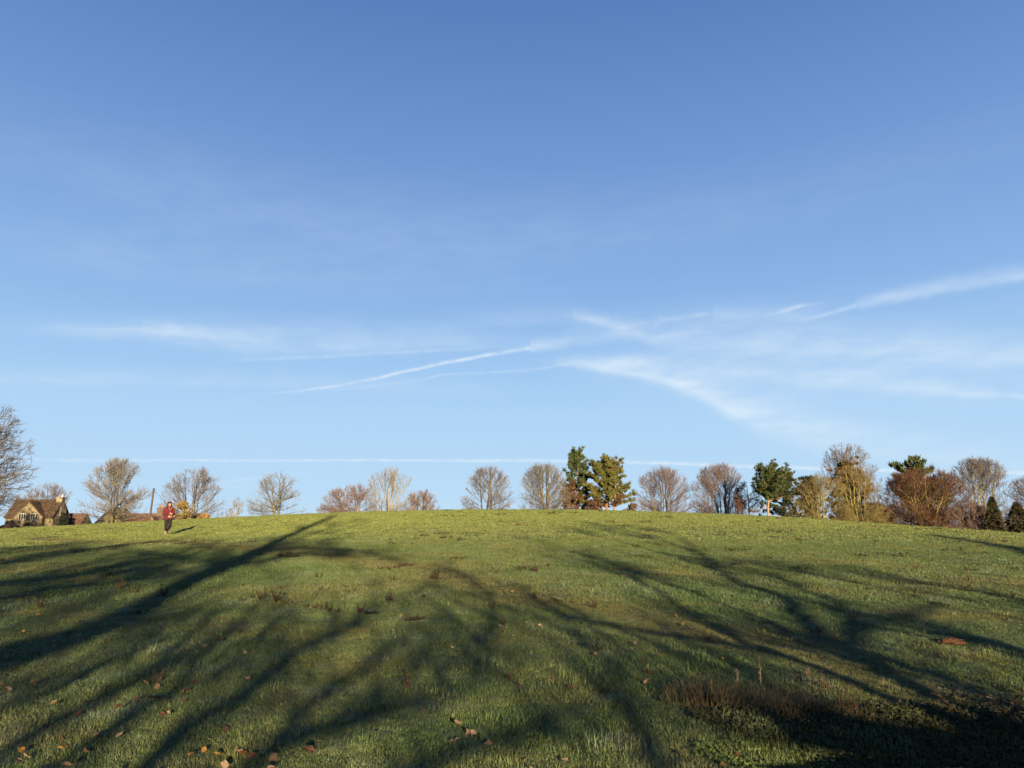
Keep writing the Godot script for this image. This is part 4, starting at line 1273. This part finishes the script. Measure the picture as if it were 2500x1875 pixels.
	shade_tree("tall bare tree throwing the long straight trunk shadow up the left slope", Vector3(0.2, 0, 20), [
		[0.5, 0.4, [0.2, -0.3, 20], [0.25, 2.4, 20], [0.41, 4.79, 20.0]],
		[0.40, 0.36, [0.41,4.79,20.0], [0.61,5.01,20.0], [0.86,5.20,20.0], [1.12,5.47,20.0], [1.11,6.02,20.0], [1.17,6.56,20.0]],
		[0.36, 0.22, [1.17,6.56,20.0], [1.50,7.06,20.0], [1.64,7.83,20.0], [1.91,9.57,20.0], [2.31,11.91,20.0], [2.89,13.48,20.0], [3.34,14.66,20.0]],
		[0.12, 0.06, [1.64,7.83,20.0], [1.98,8.34,20.0], [2.52,9.51,20.0], [3.25,10.90,20.0], [4.38,12.49,20.0]],
		[0.16, 0.08, [1.17,6.56,20.0], [1.10,7.32,20.0], [-0.29,7.81,20.0], [-1.86,8.20,20.0], [-3.18,8.70,20.0]],
		[0.12, 0.06, [1.50,7.06,20.0], [0.88,8.10,20.0], [-0.60,8.95,20.0], [-3.16,9.92,20.0]],
		[0.16, 0.08, [1.50,7.06,20.0], [2.33,7.55,20.0], [3.23,7.98,20.0], [4.13,7.84,20.0], [4.84,7.67,20.0]],
		[0.16, 0.08, [1.64,7.83,20.0], [2.69,8.46,20.0], [4.47,8.17,20.0], [5.87,7.35,20.0]],
	], {"seed": 63, "n": 8, "n2": 7, "len": 1.2, "fat": 1.35, "rise": 0.0, "slim": 0.8})
	shade_tree("bare tree whose spreading boughs shade the far left of the slope", Vector3(-4, 0, 16), [
		[0.4, 0.3, [-4, -0.3, 16], [-4.1, 2.5, 16], [-4.06, 5.17, 16.0]],
		[0.22, 0.2, [-4.1, 2.5, 16], [-4.9, 4.2, 16], [-5.36, 5.63, 16.0]],
		[0.22, 0.2, [-4.1, 2.5, 16], [-3.2, 3.7, 16], [-2.71, 4.68, 16.0]],
		[0.2, 0.1, [-5.36,5.63,16.0], [-6.33,6.61,16.0], [-7.56,7.71,16.0], [-7.80,8.53,16.0], [-7.24,9.02,16.0]],
		[0.2, 0.1, [-5.36,5.63,16.0], [-5.31,6.27,16.0], [-5.20,6.98,16.0], [-5.16,7.58,16.0], [-4.85,7.82,16.0]],
		[0.25, 0.1, [-4.06,5.17,16.0], [-3.78,5.62,16.0], [-3.11,5.83,16.0], [-2.29,6.15,16.0], [-1.35,6.33,16.0]],
		[0.2, 0.1, [-2.71,4.68,16.0], [-2.73,5.16,16.0], [-2.18,5.43,16.0], [-1.50,5.75,16.0], [-0.70,6.02,16.0]],
	], {"seed": 64, "n": 17, "n2": 7, "len": 1.3, "fat": 1.7, "rise": 0.0, "slim": 0.8})
	shade_tree("many-stemmed bare tree whose boughs streak the near grass with shadow", Vector3(1.8, 0, 9), [
		[0.2, 0.18, [1.7, -0.3, 9], [1.0, 1.2, 9], [0.51, 2.29, 9.0]],
		[0.17, 0.15, [1.6, -0.3, 9.2], [0.4, 1.2, 9], [-0.43, 2.44, 9.0]],
		[0.17, 0.15, [1.8, -0.3, 8.8], [1.4, 1.3, 9], [1.21, 2.33, 9.0]],
		[0.17, 0.14, [2.0, -0.3, 9.1], [2.2, 1.3, 9], [2.29, 2.44, 9.0]],
		[0.16, 0.13, [2.2, -0.3, 8.9], [3.3, 1.3, 9], [4.00, 2.44, 9.0]],
		[0.20, 0.15, [0.51,2.29,9.0], [0.66,2.46,9.0], [0.73,2.64,9.0], [1.00,2.81,9.0], [1.31,3.14,9.0], [1.53,3.31,9.0]],
		[0.15, 0.08, [1.53,3.31,9.0], [1.74,3.45,9.0], [1.91,3.58,9.0], [2.31,3.86,9.0], [2.76,4.17,9.0], [3.36,4.46,9.0]],
		[0.14, 0.08, [-0.43,2.44,9.0], [-0.35,2.57,9.0], [-0.26,2.73,9.0], [-0.12,2.93,9.0], [-0.01,3.06,9.0], [0.22,3.26,9.0], [0.45,3.55,9.0]],
		[0.15, 0.08, [1.21,2.33,9.0], [1.35,2.46,9.0], [1.55,2.68,9.0], [1.81,2.87,9.0], [2.12,3.04,9.0], [2.53,3.31,9.0], [2.97,3.69,9.0]],
		[0.13, 0.07, [1.58,2.59,9.0], [1.84,2.61,9.0], [2.19,2.69,9.0], [2.71,2.78,9.0], [2.99,2.88,9.0], [3.27,3.02,9.0], [3.59,3.26,9.0]],
		[0.14, 0.08, [0.4, 1.2, 9], [-0.95,2.68,9.0], [-0.71,2.87,9.0], [-0.51,3.22,9.0], [-0.18,3.43,9.0]],
		[0.14, 0.08, [1.0, 1.2, 9], [0.06,2.41,9.0], [0.21,2.59,9.0], [0.35,2.78,9.0], [0.66,3.01,9.0], [0.94,3.43,9.0], [1.09,3.84,9.0]],
		[0.13, 0.07, [2.29,2.44,9.0], [2.79,2.54,9.0], [3.27,2.60,9.0], [3.74,2.70,9.0], [4.11,2.79,9.0]],
		[0.12, 0.09, [4.00,2.44,9.0], [4.15,2.59,9.0], [4.18,2.73,9.0], [4.34,2.87,9.0], [4.59,3.04,9.0], [4.84,3.19,9.0]],
		[0.12, 0.09, [3.27,3.02,9.0], [3.54,3.26,9.0], [3.91,3.56,9.0], [4.23,3.89,9.0], [4.56,4.40,9.0], [4.59,4.93,9.0], [4.08,5.46,9.0]],
	], {"seed": 65, "n": 4, "n2": 6, "len": 0.9, "fat": 0.75, "rise": 0.2, "slim": 0.33, "bundle": 3})

func meadow() -> void:
	var gmat := vmat(0.6)
	gmat.metallic_specular = 0.4
	var near_keep := func(x: float, z: float) -> bool: return ground(x, z) > -0.2
	for k in 4:
		scatter("grass", tuft_mesh(70 + k, 16, 0.075, 0.028 + 0.006 * k, 0.0026, 1.5), gmat, 30000, 4.3, 13.0, 0.8, 1.25, 80 + k, "short green grass of the near slope with frost-pale and brown patches", "grass", near_keep)
	for k in 3:
		scatter("grass", tuft_mesh(90 + k, 14, 0.11, 0.055, 0.0045, 1.1), gmat, 48000, 12.5, 27.0, 0.8, 1.3, 95 + k, "short green grass of the middle slope", "grass")
	for k in 3:
		scatter("grass", tuft_mesh(100 + k, 18, 0.19, 0.042, 0.010, 1.5), gmat, 60000, 26.0, 80.0, 0.8, 1.4, 105 + k, "yellow-green grass of the upper slope to the crest", "grass")
	# longer tussocks here and there
	var long_keep := func(x: float, z: float) -> bool: return nz_c.get_noise_2d(x * 4.0 + 300, z * 4.0) > 0.12 and ground(x, z) > -0.2
	scatter("grass_tussocks", tuft_mesh(120, 26, 0.09, 0.10, 0.0032, 1.0), gmat, 12000, 4.4, 30.0, 0.7, 1.2, 121, "longer grass tussocks standing proud of the near turf", "grass", long_keep, 1.05)
	scatter("grass_tussocks", tuft_mesh(122, 26, 0.18, 0.11, 0.009, 1.2), gmat, 9000, 28.0, 78.0, 0.7, 1.5, 123, "grass tussocks standing proud of the upper slope", "grass", long_keep, 0.85)

func put_leaf(m: Mesh, material: Material, x: float, z: float, s: float, label: String) -> void:
	var o := obj("fallen_leaf", m, material)
	var b := Basis.from_euler(Vector3(rnd(-0.8, 0.8), rnd(0, TAU), rnd(-0.8, 0.8)))
	o.transform = Transform3D(b.scaled_local(Vector3.ONE * s), Vector3(x, ground(x, z) + rnd(0.025, 0.05), z))
	tag(o, label, "leaf", "fallen leaves on the grass")

func details() -> void:
	# fallen leaves
	var lm := []
	for k in 4:
		lm.append(leaf_mesh(130 + k))
	rng.seed = 140
	var tan_ := mat(0.15, 0.09, 0.05, 0.7)
	var ochre := mat(0.19, 0.098, 0.028, 0.7)
	var russet := mat(0.075, 0.034, 0.02, 0.7)
	var beige := mat(0.19, 0.135, 0.085, 0.7)
	var umber := mat(0.05, 0.03, 0.02, 0.7)
	var hues := [tan_, ochre, russet, beige, umber]
	var words := ["tan", "ochre yellow", "dark russet", "pale beige", "blackish brown"]
	var spots := [[-4.46, -7.58, 1], [-4.74, -7.53, 1], [-3.82, -6.81, 0], [-2.76, -6.58, 3], [-2.22, -6.02, 3], [-3.02, -5.99, 0], [-3.23, -5.91, 1], [-3.11, -5.71, 1], [-3.45, -5.88, 4], [-2.85, -5.98, 3], [-1.87, -5.66, 0], [4.04, -10.0, 3], [1.25, -7.55, 0], [5.6, -8.2, 3], [5.9, -8.1, 3], [-3.32, -5.6, 1], [-2.9, -5.62, 0], [0.1, -5.5, 3], [0.35, -5.5, 3]]
	for s in spots:
		put_leaf(lm[rng.randi() % 4], hues[s[2]], s[0], s[1], rnd(0.058, 0.08), words[s[2]] + " biggest fallen leaf " + place(s[0], -s[1]))
	for k in 135:
		var d := 5.2 + pow(rng.randf(), 1.6) * 11.0
		var x := rnd(-1, 1) * (0.68 * d + 0.3)
		if rng.randf() < 0.35 and d < 9:
			x = rnd(-0.68 * d, -0.2 * d)
		if x > 1.8 and d < 6.6:
			continue
		var h := rng.randi() % 5
		var sz := rnd(0.045, 0.08)
		put_leaf(lm[rng.randi() % 4], hues[h], x, -d, sz, ("large " if sz > 0.068 else "medium " if sz > 0.056 else "small ") + words[h] + " fallen leaf " + place(x, d))
	# dead weeds
	var wm := []
	for k in 4:
		wm.append(weed_mesh(150 + k, 5 + k * 2, 0.2 + 0.05 * k))
	var patches := []
	for k in 4:
		rng.seed = 155 + k
		var st := SurfaceTool.new()
		for q in 7:
			var keep_seed := rng.seed
			var one := weed_mesh(200 + k * 10 + q, 4, 0.2)
			rng.seed = keep_seed + q * 77 + 5
			st.append_from(one, 0, Transform3D(Basis(Vector3.UP, rnd(0, TAU)).scaled(Vector3.ONE * rnd(0.6, 1.15)), Vector3(rnd(-0.55, 0.55), 0, rnd(-0.3, 0.3))))
		patches.append(st.commit())
	var dark := mat(0.035, 0.02, 0.014)
	var redd := mat(0.05, 0.028, 0.019)
	var fawn := mat(0.085, 0.052, 0.03)
	var wcol := [dark, redd, fawn]
	var wname := ["blackish", "reddish brown", "fawn"]
	rng.seed = 160
	var known := [[-3.77, -12.87, 0, 1.6], [-3.5, -12.7, 1, 1.1], [-3.22, -12.44, 0, 1.5], [-3.05, -12.35, 1, 1.3], [-2.89, -12.23, 1, 1.3], [-2.61, -11.84, 0, 1.5], [-2.75, -12.0, 0, 1.2], [-6.7, -14.15, 0, 1.2], [-5.99, -13.61, 0, 1.3], [-7.92, -12.95, 0, 1.2], [-5.53, -11.87, 0, 1.1], [-2.25, -11.84, 0, 1.2], [-4.1, -13.1, 1, 1.2], [-4.4, -13.0, 0, 1.0]]
	for s in known:
		weed(wm[rng.randi() % 4], wcol[s[2]], s[0], s[1], s[3] * rnd(0.4, 0.66), wname[s[2]] + " dead weed in the weed patch left of the trail")
	for k in 270:
		var d := 7.0 + pow(rng.randf(), 1.1) * 56.0
		var x := rnd(-1, 1) * (0.68 * d)
		if nz_c.get_noise_2d(x * 1.2 + 500, -d * 1.2) < -0.12 and rng.randf() < 0.85:
			continue
		if x < -0.2 * d and d > 22 and rng.randf() < 0.8:
			continue
		var h := rng.randi() % 3
		if d > 25 and h == 0:
			h = 1
		var ws := rnd(0.5, 1.15)
		weed(patches[rng.randi() % 4] if d > 18 else wm[rng.randi() % 4], wcol[h], x, -d, ws * (0.42 + d * 0.02 if d < 18 else 1.0), ("low " if ws < 0.72 else "bushy " if ws > 0.95 else "") + wname[h] + " dead weed " + place(x, d))
	# the stand of dry stems near the ditch
	rng.seed = 170
	var c0 := Vector3(1.72, 0, -6.92)
	c0.y = ground(c0.x, c0.z)
	var cl := thing("dry_stem_clump", "clump of upright dry brown stems in the near grass right of centre", "plant", c0)
	var g := Geo.new()
	for k in 420:
		var a := rnd(0, TAU)
		var r := sqrt(rng.randf())
		var x := cos(a) * pow(r, 1.2) * 0.44
		var z := sin(a) * r * 0.22
		var y := ground(c0.x + x, c0.z + z) - c0.y - 0.02
		var hh := rnd(0.12, 0.34) * (1.1 - 0.5 * r)
		var d := (Vector3.UP + Vector3(x * 0.55, 0, z * 0.3) + rdir() * 0.34).normalized()
		g.tube(bough(Vector3(x, y, z), d, hh, 0.0, 0.5, 3), 0.0035, 0.0015, 3, Color(0.075, 0.05, 0.03).lerp(Color(0.12, 0.098, 0.052), rng.randf()) * rnd(0.5, 1.2))
	var stems := obj("stems", g.mesh(), cones.v, cl)
	stems.set_meta("kind", "stuff")
	var c1 := Vector3(2.4, ground(2.4, -6.75), -6.75)
	var cl2 := thing("dry_stem_clump", "sparse dark dry stems right of the brown stem clump", "plant", c1)
	g = Geo.new()
	for k in 220:
		var x := rnd(-0.45, 0.5)
		var z := rnd(-0.25, 0.25)
		g.tube(bough(Vector3(x, ground(c1.x + x, c1.z + z) - c1.y - 0.02, z), (Vector3.UP + rdir() * 0.4).normalized(), rnd(0.12, 0.32), 0.0, 0.4, 3), 0.003, 0.0014, 3, Color(0.07, 0.045, 0.025) * rnd(0.6, 1.5))
	stems = obj("stems", g.mesh(), cones.v, cl2)
	stems.set_meta("kind", "stuff")
	put_leaf(lm[1], tan_, 1.85, -7.05, 0.09, "tan leaf caught in the dry stem clump")
	var tall := [[2.25, -7.35, 0.36, "tall pale seed stalk standing right behind the dry stem clump"], [2.05, -7.4, 0.22, "shorter pale seed stalk behind the dry stem clump"], [2.75, -7.5, 0.2, "faint seed stalk farthest right of the dry stem clump"]]
	for s in tall:
		var p := Vector3(s[0], ground(s[0], s[1]), s[1])
		g = Geo.new()
		var pts := bough(Vector3(0, -0.02, 0), Vector3(0.02, 1, 0), s[2], 0.1, 0.1, 5)
		g.tube(pts, 0.005, 0.003, 4)
		for k in 34:
			var q := along(pts, rnd(0.25, 1.0))
			var e := rdir() * 0.022
			g.face(q, q + e, q + e.cross(Vector3.UP) + Vector3(0, 0.02, 0))
		var o := obj("seed_stalk", g.mesh(), mat(0.22, 0.17, 0.10))
		o.position = p
		tag(o, s[3], "plant")
	# brambles at the right edge
	var bp := Vector3(4.2, ground(4.2, -6.7), -6.7)
	var br := thing("bramble_clump", "dark brown tangle of arching dead stems at the right edge", "plant", bp)
	g = Geo.new()
	var lg := Geo.new()
	for k in 70:
		var a := rnd(0, TAU)
		var pts := bough(Vector3(rnd(-0.5, 0.7), -0.05, rnd(-0.4, 0.4)), Vector3(cos(a) * 0.7, 0.9, sin(a) * 0.5).normalized(), rnd(0.25, 0.55), -0.9, 0.6, 5)
		g.tube(pts, 0.004, 0.002, 4, Color(0.045, 0.028, 0.02) if rng.randf() < 0.93 else Color(0.22, 0.19, 0.16))
		for q in 5:
			puff(lg, along(pts, rnd(0.2, 1.0)), Vector3.UP * 0.2, 0.03, 3, Color(0.025, 0.016, 0.011).lerp(Color(0.02, 0.026, 0.012), rng.randf()), 0.3)
	obj("stems", g.mesh(), cones.v, br).set_meta("kind", "stuff")
	obj("leaves", lg.mesh(), cones.v, br).set_meta("kind", "stuff")
	# low dark plants on the ditch bank, ivy beside it
	cover("ditch_plants", "dark low weeds covering the bank of the ditch", 7000, Vector2(2.9, -6.5), Vector2(1.5, 0.42), Color(0.018, 0.026, 0.012), Color(0.04, 0.038, 0.018), 0.05, 171)
	cover("ivy", "bright green small-leaved ivy at the bottom edge beside the ditch", 3400, Vector2(2.0, -5.75), Vector2(0.75, 0.42), Color(0.045, 0.075, 0.02), Color(0.08, 0.105, 0.032), 0.042, 172)
	cover("ditch_plants", "grey-green weeds along the near edge of the water", 2600, Vector2(3.6, -5.35), Vector2(1.3, 0.22), Color(0.05, 0.075, 0.045), Color(0.08, 0.10, 0.06), 0.06, 173)
	# reddish bare mound
	g = Geo.new()
	var rings := 5
	var seg := 14
	rng.seed = 175
	var prof := []
	for k in rings + 1:
		var row := []
		for s in seg:
			var rr := 0.14 * k / rings * rnd(0.85, 1.12)
			row.append(Vector3(cos(TAU * s / seg) * rr * 1.2, 0.055 * (1 - pow(float(k) / rings, 2)) + rnd(-0.008, 0.008), sin(TAU * s / seg) * rr))
		prof.append(row)
	for k in rings:
		for s in seg:
			g.quad(prof[k][s], prof[k + 1][s], prof[k + 1][(s + 1) % seg], prof[k][(s + 1) % seg])
	for k in 14:
		var a := rnd(0, TAU)
		var r := rnd(0, 0.2)
		g.box(Vector3(cos(a) * r, 0.05 * (1 - r * 4), sin(a) * r), Vector3(cos(a) * r + 0.014, 0.05 * (1 - r * 4) + 0.012, sin(a) * r + 0.012))
	var mh := obj("earth_mound", g.mesh(), tri_mat(noise_tex(0.05, Color(0.05, 0.024, 0.012), Color(0.10, 0.045, 0.022), 31), 2.0))
	mh.position = Vector3(5.16, ground(5.16, -9.45) + 0.03, -9.45)
	tag(mh, "small mound of bare reddish earth on the right of the slope", "mound")
	# broken branches
	var logs := [[-1.48, -11.13, 0.2, 0.30, 0.02, "short dark broken branch lying in the grass below the worn trail"], [-2.13, -11.6, 0.9, 0.34, 0.014, "thin brown stick lying among the dead weeds"], [-3.1, -6.95, 0.3, 0.2, 0.012, "small dark stick in the lower left grass"], [2.02, -5.62, -0.9, 0.2, 0.006, "thin brown twig lying on the ivy"]]
	for s in logs:
		g = Geo.new()
		var d := Vector3(cos(s[2]), 0.12, sin(s[2]))
		var pts := bough(Vector3.ZERO, d, s[3], 0.0, 0.5, 5)
		g.tube(pts, s[4], s[4] * 0.6, 6)
		g.tube(bough(along(pts, 0.6), Vector3(d.z, 0.5, d.x), s[3] * 0.4, 0.0, 0.4, 3), s[4] * 0.5, s[4] * 0.25, 5)
		g.tube(bough(along(pts, 0.3), Vector3(-d.z, 0.3, d.x), s[3] * 0.3, 0.0, 0.4, 3), s[4] * 0.5, s[4] * 0.25, 5)
		var o := obj("broken_branch", g.mesh(), mat(0.03, 0.02, 0.015))
		o.position = Vector3(s[0], ground(s[0], s[1]) + 0.06, s[1])
		tag(o, s[5], "branch")

func place(x: float, d: float) -> String:     # where on the slope, told by what can be found there
	var u := x / d
	if d < 6.3:
		return "at the bottom edge " + ("at far left" if u < -0.42 else "left of centre" if u < -0.12 else "in the middle" if u < 0.14 else "left of the ditch")
	if d < 9.0:
		return "on the near grass " + ("by the left edge" if u < -0.45 else "in the left limb shadows" if u < -0.22 else "left of its middle" if u < 0.0 else "left of the dry stem clump" if u < 0.12 else "behind the dry stem clump" if u < 0.32 else "above the dark ditch bank")
	if d < 14.0:
		return "in the " + ("long trunk shadow at the left" if u < -0.4 else "grass below the dark weed patch" if u < -0.15 else "grass left of the worn trail" if u < 0.06 else "grass along the worn trail" if u < 0.25 else "forked limb shadows" if u < 0.42 else "grass near the reddish mound")
	if d < 26.0:
		return "halfway up the slope " + ("at the left edge" if u < -0.42 else "beside the long trunk shadow" if u < -0.2 else "beside the bend of the trail" if u < 0.0 else "right of the trail's bend" if u < 0.2 else "among the limb shadows" if u < 0.42 else "at the right edge")
	return ("high on the slope " if d < 42.0 else "close under the crest ") + ("towards the houses" if u < -0.3 else "below the reddish pair of trees" if u < -0.12 else "below the tree with two trunks" if u < 0.02 else "below the hilltop pines" if u < 0.16 else "below the wide reddish tree" if u < 0.3 else "below the yellow-stemmed thicket" if u < 0.46 else "below the russet tree")

func weed(m: Mesh, material: Material, x: float, z: float, s: float, label: String) -> void:
	var o := obj("dead_weed", m, material)
	o.transform = Transform3D(Basis(Vector3.UP, rnd(0, TAU)).scaled(Vector3(s * 1.2, s * 0.8, s * 1.2) if z < -18 else Vector3.ONE * s), Vector3(x, ground(x, z), z))
	tag(o, label, "weed", "dead weeds scattered over the slope")

func cover(called: String, label: String, n: int, mid: Vector2, half: Vector2, c0: Color, c1: Color, size: float, seed_: int) -> void:
	rng.seed = seed_
	var g := Geo.new()
	for k in n:
		var a := rnd(0, TAU)
		var r := sqrt(rng.randf())
		var x := mid.x + cos(a) * r * half.x
		var z := mid.y + sin(a) * r * half.y
		var y := ground(x, z)
		if y < -0.21:
			continue
		var p := Vector3(x, y + rnd(0.0, 1.0) * size * 1.2, z)
		var d := (rdir() + Vector3.UP * 0.9).normalized()
		var s := d.cross(rdir()).normalized()
		var f := s.cross(d).normalized()
		var l := size * rnd(0.35, 0.6)
		var col := c0.lerp(c1, rng.randf())
		g.quad(p - f * l * 0.6, p + s * l * 0.5, p + f * l * 0.7, p - s * l * 0.5, col)
	var o := obj(called, g.mesh(), cones.v)
	o.set_meta("kind", "stuff")
	tag(o, label, "ground cover")
